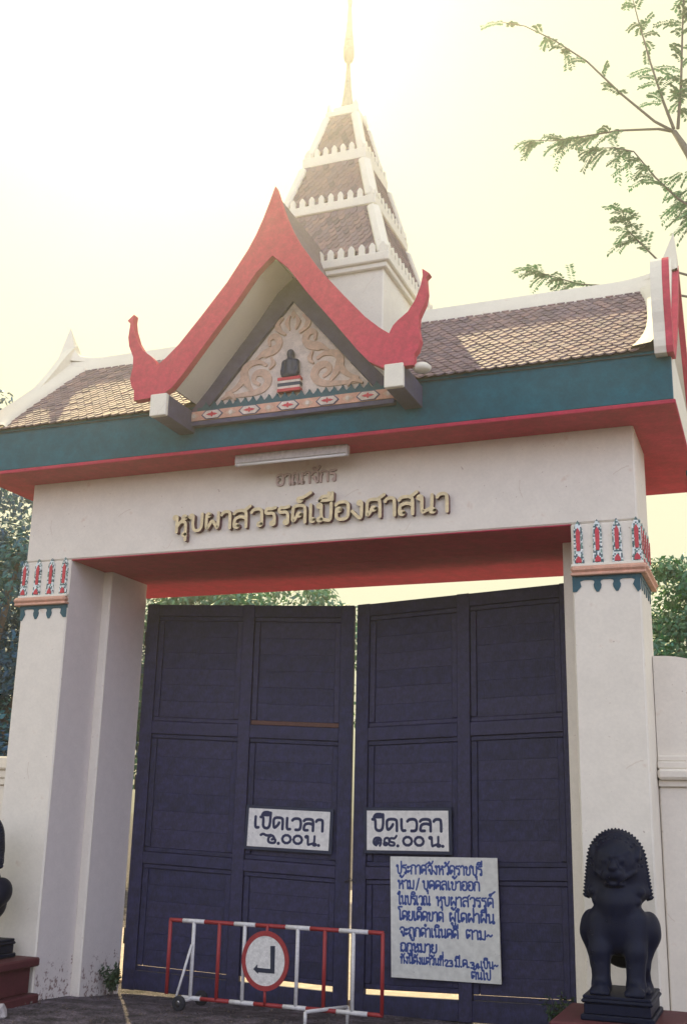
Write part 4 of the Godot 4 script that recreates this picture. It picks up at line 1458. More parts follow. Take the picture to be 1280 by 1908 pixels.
# ---------------------------------------------------------------- boundary walls
func build_walls() -> void:
	var wr := node("boundary_wall", self, Vector3(2.8, 0, -0.5))
	tag(wr, "grey white boundary wall with curved shoulder running off beside the right pillar", "wall")
	var st := mb()
	bx(st, Vector3(0.0, -0.1, -0.3), Vector3(4.5, 1.8, -0.02), 0.01)
	put("wall_body", st, M.plaster, wr)
	st = mb()
	bx(st, Vector3(0.0, 1.8, -0.32), Vector3(4.5, 1.85, 0.01), 0.006)
	bx(st, Vector3(0.0, 1.85, -0.36), Vector3(4.5, 1.93, 0.07), 0.02)
	bx(st, Vector3(0.0, 1.93, -0.34), Vector3(4.5, 1.985, 0.03), 0.008)
	bx(st, Vector3(0.0, 1.985, -0.31), Vector3(4.5, 2.03, 0.0), 0.008)
	put("wall_coping", st, M.plaster, wr)
	st = mb()
	var sh := PackedVector2Array()
	sh.append(Vector2(0, 2.03))
	sh.append(Vector2(0, 2.79))
	for k in 15:
		var a := PI * 0.5 * k / 14.0
		sh.append(Vector2(0.05 + 0.62 * sin(a), 2.33 + 0.46 * cos(a)))
	sh.append(Vector2(0.67, 2.03))
	prism(st, sh, Vector3.ZERO, Vector3.RIGHT, Vector3.UP, Vector3.BACK, -0.26, -0.04)
	put("wall_shoulder", st, M.plaster, wr)
	var wl := node("boundary_wall", self, Vector3(-2.8, 0, -0.5))
	tag(wl, "bluish white boundary wall with moulded coping beyond the left pillar", "wall")
	st = mb()
	bx(st, Vector3(-4.5, -0.1, -0.3), Vector3(0.0, 1.74, -0.02), 0.01)
	put("wall_body", st, M.plaster, wl)
	st = mb()
	bx(st, Vector3(-4.5, 1.74, -0.32), Vector3(0.0, 1.8, 0.01), 0.006)
	bx(st, Vector3(-4.5, 1.8, -0.34), Vector3(0.0, 1.88, 0.03), 0.01)
	bx(st, Vector3(-4.5, 1.88, -0.36), Vector3(0.0, 2.0, 0.07), 0.015)
	put("wall_coping", st, M.plaster, wl)
	st = mb()
	bx(st, Vector3(-0.40, 2.0, -0.3), Vector3(-0.2, 2.2, -0.1), 0.02)
	put("coping_block", st, M.peach, wl)

# ---------------------------------------------------------------- trees
# leaves as small folded blades scattered through clumps; tints vary leaf by leaf
func leaf_mesh(clumps: Array, per: int, size: float, cols: Array, r: RandomNumberGenerator) -> ArrayMesh:
	var vs := PackedVector3Array()
	var ns := PackedVector3Array()
	var cs := PackedColorArray()
	for cl in clumps:
		var c: Vector3 = cl[0]
		var rad: Vector3 = cl[1]
		var base: Color = cols[r.randi() % cols.size()]
		for k in per:
			var d := Vector3(r.randfn(), r.randfn(), r.randfn()).normalized() * pow(r.randf(), 0.45)
			var p := c + d * rad
			var out := (d + Vector3(r.randf_range(-0.8, 0.8), r.randf_range(-0.2, 1.0), r.randf_range(-0.8, 0.8))).normalized()
			var ax := Vector3(r.randfn(), r.randfn() - 0.4, r.randfn()).slide(out).normalized()
			var sd := ax.cross(out)
			var s := size * r.randf_range(0.6, 1.3)
			var tip := p + ax * s
			var m1 := p + ax * s * 0.45 + sd * s * 0.24 - out * s * 0.05
			var m2 := p + ax * s * 0.45 - sd * s * 0.24 - out * s * 0.05
			var kf := r.randf_range(0.65, 1.35)
			var col := Color(base.r * kf * r.randf_range(0.85, 1.2), base.g * kf, base.b * kf * r.randf_range(0.8, 1.1))
			vs.append_array([p, m1, tip, p, tip, m2])
			var n1 := (p - tip).cross(p - m1).normalized()
			var n2 := (p - m2).cross(p - tip).normalized()
			for q in 6:
				ns.append(n1 if q < 3 else n2)
				cs.append(col)
	var arr := []
	arr.resize(Mesh.ARRAY_MAX)
	arr[Mesh.ARRAY_VERTEX] = vs
	arr[Mesh.ARRAY_NORMAL] = ns
	arr[Mesh.ARRAY_COLOR] = cs
	var am := ArrayMesh.new()
	am.add_surface_from_arrays(Mesh.PRIMITIVE_TRIANGLES, arr)
	return am

func bushy_tree(at: Vector3, trunk_h: float, crown: Vector3, centre: Vector3, nclump: int, per: int, size: float, cols: Array, mat: Material, sd: int, label: String, group := "trees behind the gate") -> void:
	var r := RandomNumberGenerator.new()
	r.seed = sd
	var t := node("leafy_tree", self, at)
	tag(t, label, "tree", group)
	var st := mb(true)
	var top := Vector3(centre.x * 0.7, maxf(trunk_h, centre.y), centre.z * 0.7)
	tube(st, [Vector3(0, -0.1, 0), Vector3(0.05, trunk_h * 0.4, 0.03), Vector3(centre.x * 0.4, trunk_h, centre.z * 0.4), top], [0.2, 0.16, 0.12, 0.05], 9)
	put("trunk", st, M.bark, t)
	var clumps: Array = []
	st = mb(true)
	for k in nclump:
		var d := Vector3(r.randfn(), r.randfn() * 0.9, r.randfn()).normalized()
		var p := centre + d * crown * pow(r.randf_range(0.15, 1.0), 0.4)
		var s := r.randf_range(0.55, 1.0) * minf(crown.x, crown.z) * 0.34
		clumps.append([p, Vector3(s, s * 0.7, s)])
		if k % 4 == 0:
			var q := Vector3(centre.x * 0.4, trunk_h, centre.z * 0.4)
			tube(st, [q, q.lerp(p, 0.5) + Vector3(0, -0.1, 0), p], [0.06, 0.04, 0.015], 5)
	put("limbs", st, M.bark, t)
	put_mesh("crown", leaf_mesh(clumps, per, size, cols, r), mat, t)

func build_trees() -> void:
	var dark := [Color(0.018, 0.095, 0.18), Color(0.022, 0.11, 0.18), Color(0.04, 0.15, 0.18), Color(0.016, 0.08, 0.17)]
	var green := [Color(0.08, 0.2, 0.14), Color(0.1, 0.23, 0.14), Color(0.06, 0.18, 0.14), Color(0.13, 0.26, 0.15)]
	bushy_tree(Vector3(-6.2, 0, -3.4), 1.5, Vector3(1.9, 2.7, 1.7), Vector3(0, 3.3, 0), 190, 230, 0.1, dark, M.leaf_dark, 101, "dense dark tree rising behind the left boundary wall")
	bushy_tree(Vector3(-9.6, 0, -6.5), 2.5, Vector3(2.6, 3.6, 2.4), Vector3(0, 5.2, 0), 85, 230, 0.13, dark, M.leaf_dark, 102, "tall tree whose top shows past the left end of the roof")
	bushy_tree(Vector3(-7.6, 0, -13.5), 2.0, Vector3(3.2, 3.0, 2.2), Vector3(0, 4.2, 0), 110, 240, 0.15, green, M.leaf_bright, 103, "sunlit tree seen over the left door leaf")
	bushy_tree(Vector3(-11.5, 0, -12.5), 2.0, Vector3(2.8, 3.2, 2.0), Vector3(0, 4.4, 0), 80, 220, 0.13, dark, M.leaf_dark, 104, "dark tree farthest back behind the left pillar")
	bushy_tree(Vector3(2.75, 0, -5.2), 1.5, Vector3(1.15, 1.5, 1.1), Vector3(0.1, 3.2, 0), 85, 260, 0.085, green, M.leaf_bright, 105, "bright green bushy tree behind the right boundary wall")
	slender_tree()

func slender_tree() -> void:
	var r := RandomNumberGenerator.new()
	r.seed = 900
	var base := Vector3(3.75, 0, -5.0)
	var t := node("slender_tree", self, base)
	tag(t, "slender sparse leaved tree leaning in from the right above the roof", "tree")
	var rel := func(p: Vector3) -> Vector3: return p - base
	var st := mb(true)
	tube(st, [Vector3(0, -0.1, 0), rel.call(Vector3(3.7, 3.0, -5)), rel.call(Vector3(3.6, 6.5, -5)), rel.call(Vector3(3.4, 8.9, -5)), rel.call(Vector3(3.17, 9.94, -5)), rel.call(Vector3(2.99, 10.34, -5))], [0.16, 0.13, 0.1, 0.075, 0.055, 0.035], 10)
	put("trunk", st, M.bark, t)
	var limbs := [
		[Vector3(2.99, 10.34, -5), Vector3(2.76, 10.48, -4.9), Vector3(2.36, 10.9, -4.75), Vector3(1.945, 11.47, -4.7), Vector3(1.51, 11.93, -4.7), Vector3(1.1, 12.31, -4.75), Vector3(0.76, 12.51, -4.8)],
		[Vector3(2.99, 10.34, -5), Vector3(2.79, 10.49, -5.1), Vector3(2.27, 10.65, -5.2), Vector3(1.77, 10.7, -5.25), Vector3(1.33, 10.76, -5.3), Vector3(1.0, 10.85, -5.3)],
		[Vector3(2.99, 10.38, -5), Vector3(2.88, 10.82, -5), Vector3(2.74, 11.53, -5.1), Vector3(2.6, 12.35, -5.2), Vector3(2.5, 13.0, -5.2)],
		[Vector3(3.04, 10.37, -5), Vector3(3.12, 11.0, -4.95), Vector3(3.19, 11.83, -4.9), Vector3(3.25, 12.51, -4.9), Vector3(3.3, 13.2, -4.9)],
		[Vector3(3.43, 8.7, -5), Vector3(3.22, 9.06, -4.9), Vector3(3.0, 9.22, -4.8), Vector3(2.74, 9.55, -4.75), Vector3(2.49, 9.96, -4.7), Vector3(2.25, 10.07, -4.7), Vector3(1.97, 10.12, -4.7)],
		[Vector3(3.5, 7.7, -5), Vector3(3.29, 8.14, -5.05), Vector3(2.79, 8.41, -5.1), Vector3(2.53, 8.77, -5.1), Vector3(2.31, 9.08, -5.1), Vector3(2.26, 9.4, -5.1)],
		[Vector3(3.55, 7.3, -5), Vector3(3.27, 7.85, -5), Vector3(2.37, 8.18, -5), Vector3(1.69, 8.33, -5), Vector3(1.34, 8.5, -5), Vector3(1.06, 8.65, -5)]]
	var sprays: Array = []
	for li in limbs.size():
		var l: Array = limbs[li]
		st = mb(true)
		var pts: Array = []
		var rad: Array = []
		for k in l.size():
			pts.append(l[k] - base)
			rad.append(lerpf(0.022, 0.004, float(k) / (l.size() - 1)))
		tube(st, pts, rad, 6)
		put("limb", st, M.bark, t)
		# leaf sprays towards the outer end
		var from_k: float = [0.3, 0.35, 0.15, 0.05, 0.3, 0.55, 0.4][li]
		var count: int = [16, 30, 22, 60, 28, 24, 26][li]
		for q in count:
			var f := lerpf(from_k, 1.0, r.randf()) * (l.size() - 1.001)
			var a: Vector3 = l[int(f)]
			var p: Vector3 = a.lerp(l[int(f) + 1], f - int(f))
			sprays.append([p - base, (l[int(f) + 1] - a).normalized()])
	for q in 40:
		sprays.append([Vector3(r.randf_range(3.0, 3.4), r.randf_range(9.0, 9.7), r.randf_range(-5.1, -4.8)) - base, Vector3(-1, 0.1, 0)])
	# each spray: a curved stalk with paired drooping leaflets
	var vs := PackedVector3Array()
	var ns := PackedVector3Array()
	var cs := PackedColorArray()
	for s in sprays:
		var p: Vector3 = s[0]
		var dir: Vector3 = (s[1] + Vector3(r.randf_range(-1, 1), r.randf_range(-0.9, 0.5), r.randf_range(-1, 1))).normalized()
		var ln := r.randf_range(0.18, 0.38)
		var kf := r.randf_range(0.7, 1.3)
		var nn := 13
		for k in nn:
			var f := float(k + 1) / nn
			var c := p + dir * ln * f + Vector3(0, -0.12 * f * f, 0)
			for sg in [-1.0, 1.0]:
				var side: Vector3 = dir.cross(Vector3.UP).normalized() * float(sg)
				var ax: Vector3 = (side + dir * 0.5 + Vector3(0, -0.45 + r.randf_range(-0.3, 0.3), 0)).normalized()
				var up := Vector3(r.randf_range(-0.4, 0.4), 1, r.randf_range(-0.4, 0.4)).slide(ax).normalized()
				var wd: Vector3 = ax.cross(up)
				var sz := r.randf_range(0.045, 0.075)
				var col := Color(0.12 * kf, 0.26 * kf * r.randf_range(0.85, 1.15), 0.2 * kf)
				vs.append_array([c, c + ax * sz * 0.5 + wd * sz * 0.24, c + ax * sz, c, c + ax * sz, c + ax * sz * 0.5 - wd * sz * 0.24])
				var nf: Vector3 = ax.cross(wd).normalized()
				if nf.dot((-ax).cross(-(ax * 0.5 + wd * 0.24))) < 0.0:
					nf = -nf
				for e in 6:
					ns.append(nf)
					cs.append(col)
	var arr := []
	arr.resize(Mesh.ARRAY_MAX)
	arr[Mesh.ARRAY_VERTEX] = vs
	arr[Mesh.ARRAY_NORMAL] = ns
	arr[Mesh.ARRAY_COLOR] = cs
	var am := ArrayMesh.new()
	am.add_surface_from_arrays(Mesh.PRIMITIVE_TRIANGLES, arr)
	put_mesh("crown", am, M.leaf_bright, t)

# ---------------------------------------------------------------- signs on the doors
func leaf_frame(sd: float) -> Transform3D:
	var bs := Basis(Vector3.UP, sd * atan2(0.19, 2.2))
	return Transform3D(bs, Vector3(-2.175 if sd > 0 else 2.1, 0.0, -1.225))

func board(called: String, label: String, sd: float, u: float, y: float, w: float, h: float, im: Image, rim: float, roll: float) -> void:
	# u, y: lower left corner on the leaf, u measured in +x from the hinge line
	var lf := leaf_frame(sd)
	var o := node(called, self)
	o.transform = Transform3D(lf.basis * Basis(Vector3.BACK, roll), lf * Vector3(u, y, 0.032))
	tag(o, label, "sign")
	var st := mb()
	bx(st, Vector3(0, 0, 0), Vector3(w, h, 0.012), 0.003)
	put("board", st, M.sign_frame if rim > 0 else M.sign_white, o)
	var f := put_mesh("painted_face", face_quad(w - rim * 2, h - rim * 2), printed(im), o)
	f.position = Vector3(rim, rim, 0.0155)

func build_signs() -> void:
	var ink := Color(0.08, 0.12, 0.28)
	var paper_c := Color(0.86, 0.85, 0.82)
	var a := paper(640, 280, paper_c, 21)
	ink_text(a, "เปิดเวลา", 40, 142, 560, 80, 10.5, ink, false)
	ink_text(a, "๖.", 160, 250, 104, 66, 9.5, ink, false)
	ink_text(a, "๐๐", 268, 248, 176, 82, 9.5, ink)
	ink_text(a, "น.", 452, 248, 130, 66, 8.5, ink)
	board("opening_time_sign", "white sign with dark Thai lettering for the opening time, on left leaf", 1.0, 1.155, 1.212, 0.85, 0.4, a, 0.03, 0.01 - SAG)
	var b := paper(640, 280, paper_c, 22)
	ink_text(b, "ปิดเวลา", 40, 142, 560, 80, 10.5, ink, false)
	ink_text(b, "๑๘.", 44, 250, 222, 68, 8.5, ink)
	ink_text(b, "๐๐", 280, 248, 180, 82, 9.5, ink)
	ink_text(b, "น.", 486, 248, 128, 66, 8.5, ink)
	board("closing_time_sign", "white sign with dark Thai lettering for the closing time, on right leaf", -1.0, -1.965, 1.21, 0.84, 0.4, b, 0.03, 0.018)
	var blue := Color(0.12, 0.24, 0.52)
	var c := paper(620, 640, Color(0.83, 0.83, 0.80), 23)
	ink_text(c, "ประกาศจังหวัดราชบุรี", 36, 92, 500, 46, 4.6, blue)
	ink_text(c, "ห้าม", 44, 172, 100, 44, 4.6, blue)
	ink_text(c, "/", 150, 172, 30, 48, 4.6, blue)
	ink_text(c, "บุคคลเข้าออก", 190, 172, 330, 44, 4.6, blue)
	ink_text(c, "ในบริเวณ", 44, 256, 190, 46, 4.6, blue)
	ink_text(c, "หุบผาสวรรค์", 268, 256, 326, 46, 4.6, blue)
	ink_text(c, "โดยเด็ดขาด", 46, 338, 264, 46, 4.8, blue)
	ink_text(c, "ผู้ใดฝ่าฝืน", 340, 338, 256, 46, 4.8, blue)
	ink_text(c, "จะถูกดำเนินคดี", 52, 422, 340, 44, 4.6, blue)
	ink_text(c, "ตาม~", 432, 422, 150, 44, 4.6, blue)
	ink_text(c, "กฎหมาย", 54, 502, 216, 42, 4.8, blue)
	ink_text(c, "ทั้งนี้ตั้งแต่วันที่", 54, 564, 250, 34, 4.0, blue)
	ink_text(c, "23", 308, 566, 50, 34, 4.6, blue)
	ink_text(c, "มี.ค.", 366, 566, 84, 36, 4.2, blue)
	ink_text(c, "34", 452, 568, 54, 32, 4.6, blue)
	ink_text(c, "เป็น~", 508, 566, 98, 34, 4.0, blue)
	ink_text(c, "ต้นไป", 456, 622, 110, 34, 4.2, blue)
	board("prohibition_notice", "large white notice board covered in blue Thai handwriting, on right leaf", -1.0, -1.685, 0.205, 0.985, 0.99, c, 0.0, 0.022)

# ---------------------------------------------------------------- guardian lions
func build_lions() -> void:
	var lion := node("guardian_lion", self)
	var P: Array = []
	# chest, belly and back
	P.append([Vector3(0, 0.40, 0.0), Vector3(0.195, 0.14, 0.15)])
	P.append([Vector3(0, 0.34, 0.02), Vector3(0, 0.55, 0.03), 0.12, 0.15])
	P.append([Vector3(0, 0.28, -0.16), Vector3(0, 0.5, -0.06), 0.15, 0.13])
	for s in [-1.0, 1.0]:
		# front leg
		P.append([Vector3(s * 0.115, 0.44, 0.05), Vector3(s * 0.112, 0.26, 0.1), 0.085, 0.066])
		P.append([Vector3(s * 0.112, 0.26, 0.1), Vector3(s * 0.108, 0.07, 0.12), 0.066, 0.058])
		P.append([Vector3(s * 0.108, 0.04, 0.12), Vector3(s * 0.108, 0.03, 0.19), 0.06, 0.05])
		# haunch and hind foot
		P.append([Vector3(s * 0.185, 0.385, -0.06), Vector3(0.074, 0.115, 0.13)])
		P.append([Vector3(s * 0.19, 0.35, -0.03), Vector3(s * 0.15, 0.17, 0.02), 0.062, 0.035])
		P.append([Vector3(s * 0.15, 0.17, 0.02), Vector3(s * 0.15, 0.03, -0.05), 0.035, 0.04])
		P.append([Vector3(s * 0.15, 0.025, -0.06), Vector3(s * 0.155, 0.02, 0.05), 0.042, 0.034])
	# bell shaped mane
	P.append([Vector3(0, 0.80, -0.02), Vector3(0.188, 0.215, 0.12)])
	P.append([Vector3(0, 0.70, -0.02), Vector3(0.2, 0.17, 0.125)])
	P.append([Vector3(0, 0.62, -0.01), Vector3(0.212, 0.085, 0.12)])
	P.append([Vector3(0, 0.80, 0.06), Vector3(0.14, 0.15, 0.1)])
	P.append(null)
	# face: muzzle, nose, jaw, brow, eyes, cheeks, then collar rolls and toes, with tighter joints
	P.append([Vector3(0, 0.735, 0.15), Vector3(0.075, 0.045, 0.055)])
	P.append([Vector3(0, 0.785, 0.17), Vector3(0.03, 0.04, 0.03)])
	P.append([Vector3(0, 0.775, 0.197), Vector3(0.034, 0.02, 0.02)])
	P.append([Vector3(0, 0.672, 0.13), Vector3(0.07, 0.022, 0.05)])
	P.append([Vector3(-0.15, 0.625, 0.06), Vector3(0.15, 0.625, 0.06), 0.035, 0.035])
	P.append([Vector3(-0.13, 0.565, 0.075), Vector3(0.13, 0.565, 0.075), 0.03, 0.03])
	P.append([Vector3(-0.1, 0.51, 0.1), Vector3(0.1, 0.51, 0.1), 0.028, 0.028])
	for s in [-1.0, 1.0]:
		P.append([Vector3(s * 0.015, 0.845, 0.15), Vector3(s * 0.1, 0.875, 0.105), 0.017, 0.012])
		P.append([Vector3(s * 0.05, 0.82, 0.145), Vector3(0.022, 0.017, 0.018)])
		P.append([Vector3(s * 0.05, 0.705, 0.17), Vector3(s * 0.125, 0.75, 0.095), 0.016, 0.012])
		P.append([Vector3(s * 0.03, 0.685, 0.172), Vector3(s * 0.03, 0.70, 0.176), 0.009, 0.007])
		P.append([Vector3(s * 0.135, 0.84, 0.06), Vector3(s * 0.15, 0.9, 0.04), 0.03, 0.016])
		for k in 4:
			P.append([Vector3(s * 0.108 + (k - 1.5) * 0.03, 0.03, 0.2), Vector3(s * 0.108 + (k - 1.5) * 0.032, 0.02, 0.235), 0.021, 0.016])
	var st := mb(true)
	nets(st, P, Vector3(-0.29, -0.03, -0.32), Vector3(0.29, 1.06, 0.29), 0.0115, 0.035)
	put("lion_body", st, M.black_stone, lion)
	# curls standing up along the rim of the mane
	for k in 47:
		var f := (float(k) / 46.0 - 0.5) * 2.0
		var c: Vector3
		var out: Vector3
		if absf(f) < 0.58:
			var a := f / 0.58 * PI * 0.5
			c = Vector3(0.183 * sin(a), 0.80 + 0.205 * cos(a), -0.015)
			out = Vector3(sin(a), cos(a), 0.1).normalized()
		else:
			var dn := (absf(f) - 0.58) / 0.42
			c = Vector3(signf(f) * (0.185 + 0.027 * dn), 0.80 - 0.21 * dn, -0.01)
			out = Vector3(signf(f), 0.25, 0.1).normalized()
		st = mb(true)
		tube(st, [c - out * 0.03, c, c + out * 0.009, c + out * 0.019], [0.019, 0.0165, 0.011, 0.003], 7)
		put("mane_curl", st, M.black_stone, lion)
	for row in 2:
		for k in 15:
			var a := lerpf(-0.35, PI + 0.35, k / 14.0)
			var rr := Vector2(0.142 + 0.022 * row, 0.155 + 0.024 * row)
			var c := Vector3(rr.x * cos(a), 0.80 + rr.y * sin(a), 0.062 - 0.03 * row)
			st = mb(true)
			lathe(st, c, [[0.0, -0.012], [0.014, -0.008], [0.016, 0.004], [0.01, 0.012], [0.0, 0.015]], 8, Vector3(cos(a) * 0.6, sin(a) * 0.6, 0.8).normalized())
			put("mane_curl", st, M.black_stone, lion)
	# moulded plinth cast with the lion
	st = mb()
	bx(st, Vector3(-0.225, -0.14, -0.3), Vector3(0.225, -0.105, 0.27), 0.008)
	bx(st, Vector3(-0.205, -0.105, -0.285), Vector3(0.205, -0.04, 0.25), 0.006)
	bx(st, Vector3(-0.22, -0.04, -0.295), Vector3(0.22, -0.015, 0.265), 0.01)
	bx(st, Vector3(-0.21, -0.015, -0.285), Vector3(0.21, 0.006, 0.255), 0.005)
	put("lion_plinth", st, M.black_stone, lion)
	lion.position = Vector3(2.6, 0.475, 0.5)
	tag(lion, "seated black stone guardian lion in front of the right pillar", "statue", "guardian lions flanking the gate")
	var l2: Node3D = lion.duplicate()
	l2.name = "guardian_lion_001"
	add_child(l2)
	l2.position = Vector3(-2.62, 0.475, 0.42)
	tag(l2, "black stone guardian lion at left edge, only its flank showing beside left pillar", "statue", "guardian lions flanking the gate")
	for sd in [1.0, -1.0]:
		var pd := node("lion_pedestal", self, Vector3(sd * (2.6 if sd > 0 else 2.62), 0, 0.5 if sd > 0 else 0.42))
		tag(pd, "dark red painted pedestal under the black lion before the %s pillar" % ("right" if sd > 0 else "left"), "pedestal", "lion pedestals")
		st = mb()
		bx(st, Vector3(-0.42, -0.06, -0.4), Vector3(0.42, 0.055, 0.4), 0.012)
		put("pedestal_step", st, M.oxide_red, pd)
		st = mb()
		bx(st, Vector3(-0.34, 0.055, -0.36), Vector3(0.34, 0.265, 0.35), 0.01)
		put("pedestal_block", st, M.oxide_red, pd)
		st = mb()
		bx(st, Vector3(-0.4, 0.265, -0.4), Vector3(0.4, 0.334, 0.39), 0.012)
		put("pedestal_cap", st, M.oxide_red, pd)

# ---------------------------------------------------------------- road barrier
func build_barrier() -> void:
	var b := node("road_barrier", self, Vector3(0, 0, -0.3))
	tag(b, "red and white wheeled pipe barrier with a round turn sign, before the doors", "barrier")
	var r := 0.0165
	var top := [-1.193, -1.069, -0.867, -0.592, -0.401, -0.133, 0.078, 0.328, 0.572, 0.697]
	for i in top.size() - 1:
		var st := mb(true)
		var rr := r if i % 2 == 0 else r + 0.0015
		tube(st, [Vector3(top[i], 0.66, 0), Vector3(top[i + 1], 0.66, 0)], [rr, rr], 10)
		put("top_rail", st, M.barrier_red if i % 2 == 0 else M.barrier_white, b)
	var bot := [-1.04, -0.87, -0.605, -0.39, -0.135, 0.063, 0.318, 0.575, 0.697]
	for i in bot.size() - 1:
		var st := mb(true)
		var rr := r if i % 2 == 1 else r + 0.0015
		tube(st, [Vector3(bot[i], 0.07, 0), Vector3(bot[i + 1], 0.07, 0)], [rr, rr], 10)
		put("bottom_rail", st, M.barrier_red if i % 2 == 1 else M.barrier_white, b)
	var ups := [[-1.186, 0.085, 0], [-0.964, 0.07, 1], [-0.727, 0.07, 0], [-0.496, 0.07, 1], [-0.027, 0.07, 1], [0.206, 0.07, 0], [0.447, 0.07, 1], [0.69, 0.07, 0]]
	for u in ups:
		var st := mb(true)
		tube(st, [Vector3(u[0], u[1], 0.001), Vector3(u[0], 0.66, 0.001)], [0.0155, 0.0155], 10)
		put("upright", st, M.barrier_white if u[2] == 1 else M.barrier_red, b)
	var s2 := mb(true)
	tube(s2, [Vector3(-0.966, 0.48, 0.02), Vector3(-1.03, 0.08, 0.12)], [0.011, 0.011], 8)
	put("brace", s2, M.barrier_white, b)
	# axle with two wheels
	s2 = mb(true)
	tube(s2, [Vector3(-0.97, 0.062, 0.19), Vector3(-0.94, 0.062, -0.16)], [0.012, 0.012], 8)
	put("axle", s2, M.barrier_white, b)
	for z in [0.175, -0.145]:
		var w := node("wheel", b, Vector3(-0.97 if z > 0 else -0.94, 0.052, z))
		s2 = mb(true)
		lathe(s2, Vector3.ZERO, [[0.026, -0.016], [0.05, -0.018], [0.058, -0.01], [0.06, 0.0], [0.058, 0.01], [0.05, 0.018], [0.026, 0.016]], 18, Vector3.BACK)
		put("tyre", s2, M.rubber, w)
		s2 = mb(true)
		lathe(s2, Vector3.ZERO, [[0.0, -0.014], [0.028, -0.012], [0.028, 0.012], [0.012, 0.016], [0.0, 0.022]], 14, Vector3.BACK)
		put("hub", s2, M.iron, w)
	# cross foot at the other end
	s2 = mb(true)
	tube(s2, [Vector3(0.14, 0.08, 0.2), Vector3(0.34, 0.08, -0.18)], [0.014, 0.014], 8)
	put("foot_bar", s2, M.barrier_white, b)
	for q in [Vector3(0.14, 0.08, 0.2), Vector3(0.34, 0.08, -0.18)]:
		s2 = mb(true)
		tube(s2, [q, Vector3(q.x, -0.02 if q.z > 0 else -0.05, q.z)], [0.014, 0.014], 8)
		put("foot_leg", s2, M.barrier_white, b)
	# round sign
	var sg := node("turn_sign", b, Vector3(-0.29, 0.4, 0.03))
	var disc := func(rx: float, ry: float) -> PackedVector2Array:
		var pp := PackedVector2Array()
		for k in 48:
			pp.append(Vector2(rx * cos(TAU * k / 48.0), ry * sin(TAU * k / 48.0)))
		return pp
	s2 = mb()
	prism(s2, disc.call(0.207, 0.225), Vector3.ZERO, Vector3.RIGHT, Vector3.UP, Vector3.BACK, -0.006, 0.002)
	put("sign_plate", s2, M.barrier_red, sg)
	s2 = mb()
	var outer: PackedVector2Array = disc.call(0.207, 0.225)
	var inner: PackedVector2Array = disc.call(0.172, 0.187)
	for k in 48:
		var k2 := (k + 1) % 48
		var q := [outer[k], outer[k2], inner[k2], inner[k]]
		var v: Array[Vector3] = []
		for e in q:
			v.append(Vector3(e.x, e.y, 0.007))
		quad(s2, v[0], v[1], v[2], v[3], Vector3.BACK)
		quad(s2, Vector3(inner[k].x, inner[k].y, 0.002), Vector3(inner[k2].x, inner[k2].y, 0.002), v[2], v[3], -Vector3(inner[k].x, inner[k].y, 0))
		quad(s2, Vector3(outer[k].x, outer[k].y, 0.002), Vector3(outer[k2].x, outer[k2].y, 0.002), v[1], v[0], Vector3(outer[k].x, outer[k].y, 0))
	put("sign_rim", s2, M.barrier_red, sg)
	s2 = mb()
	prism(s2, disc.call(0.172, 0.187), Vector3.ZERO, Vector3.RIGHT, Vector3.UP, Vector3.BACK, 0.002, 0.0045)
	put("sign_face", s2, M.sign_white, sg)
	s2 = mb()
	prism(s2, pv([0.043, 0.114, 0.083, 0.116, 0.086, -0.089, -0.056, -0.089, -0.056, -0.1, -0.1, -0.068, -0.066, -0.03, -0.066, -0.055, 0.05, -0.057]), Vector3.ZERO, Vector3.RIGHT, Vector3.UP, Vector3.BACK, 0.0045, 0.0075)
	put("turn_arrow", s2, M.ink, sg)
	s2 = mb(true)
	tube(s2, [Vector3(0.0, -0.22, -0.012), Vector3(0.0, -0.33, -0.018)], [0.012, 0.012], 8)
	put("sign_stem", s2, M.barrier_red, sg)
	s2 = mb(true)
	tube(s2, [Vector3(0.0, 0.27, -0.016), Vector3(0.0, 0.1, -0.012)], [0.012, 0.012], 8)
	put("sign_stem", s2, M.barrier_red, sg)

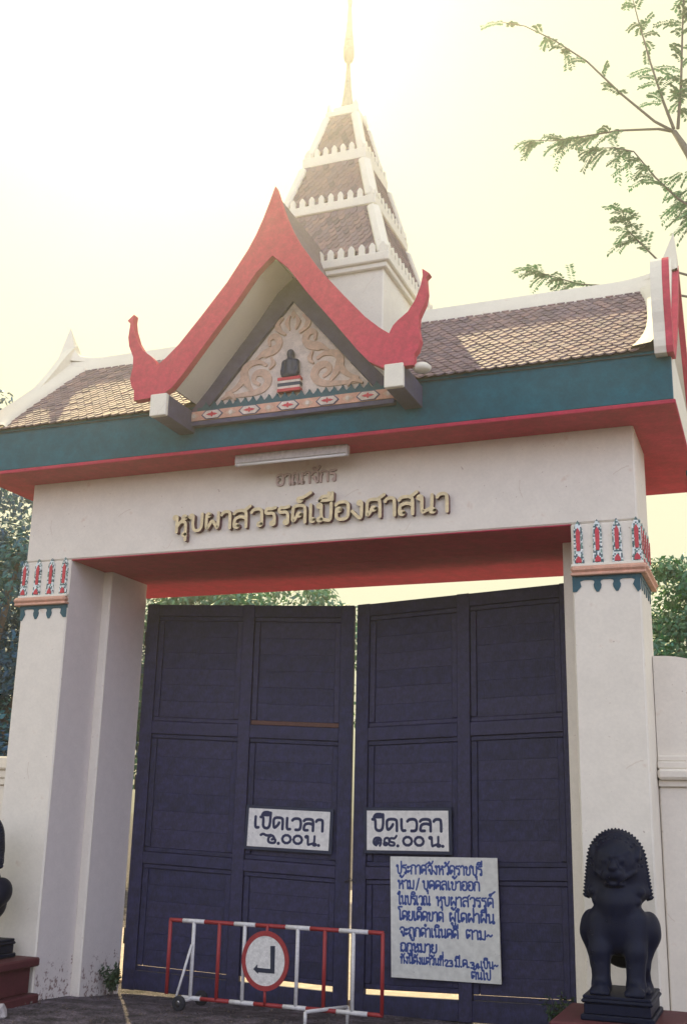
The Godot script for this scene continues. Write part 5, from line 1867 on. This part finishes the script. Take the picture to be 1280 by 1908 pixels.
# ---------------------------------------------------------------- weeds and stones
func weed(at: Vector3, h: float, n: int, sd: int, label: String) -> void:
	var r := RandomNumberGenerator.new()
	r.seed = sd
	var w := node("weed", self, at)
	tag(w, label, "plant", "weeds at the foot of the gate")
	var st := mb(true)
	var vs: Array = []
	for k in n:
		var a := r.randf() * TAU
		var sp := r.randf_range(0.05, 0.45) * h
		var tip := Vector3(cos(a) * sp, h * r.randf_range(0.45, 1.0), sin(a) * sp * 0.6)
		tube(st, [Vector3(cos(a) * 0.01, -0.02, sin(a) * 0.01), tip * 0.5 + Vector3(0, 0.02, 0), tip], [0.003, 0.0025, 0.001], 4, false)
		for q in 5:
			vs.append([tip * lerpf(0.35, 1.0, q / 4.0), Vector3.ONE * 0.03])
	put("stems", st, M.bark, w)
	put_mesh("leaves", leaf_mesh(vs, 6, 0.04, [Color(0.03, 0.06, 0.03), Color(0.04, 0.075, 0.035)], r), M.leaf_dark, w)

func build_small_things() -> void:
	weed(Vector3(-2.06, -0.04, -0.86), 0.26, 16, 41, "small dark weed growing at the foot of the left reveal")
	weed(Vector3(1.93, -0.05, -0.9), 0.28, 15, 42, "small dark weed growing against the foot of the right door leaf")
	var r := RandomNumberGenerator.new()
	r.seed = 66
	for d in [[Vector3(-2.03, 0.03, 0.8), Vector3(0.1, 0.075, 0.08), "pale broken stone lying beside the left lion pedestal"], [Vector3(2.03, 0.02, 0.62), Vector3(0.045, 0.035, 0.04), "small pale stone lying beside the right lion pedestal"]]:
		var st := mb()
		var ico: Array[Vector3] = []
		var prev: Array = []
		for i in 6:
			var th := PI * i / 5.0
			var ring: Array = []
			for k in 8:
				var ph := TAU * k / 8.0
				var kf := r.randf_range(0.78, 1.1)
				ring.append(Vector3(sin(th) * cos(ph), cos(th), sin(th) * sin(ph)) * d[1] * (kf if i > 0 and i < 5 else 0.9))
			if i > 0:
				for k in 8:
					var k2 := (k + 1) % 8
					quad(st, prev[k], prev[k2], ring[k2], ring[k], prev[k] + ring[k2])
			prev = ring
		var o := put("loose_stone", st, M.stone_pale, self)
		o.position = d[0]
		tag(o, d[2], "stone", "loose stones")
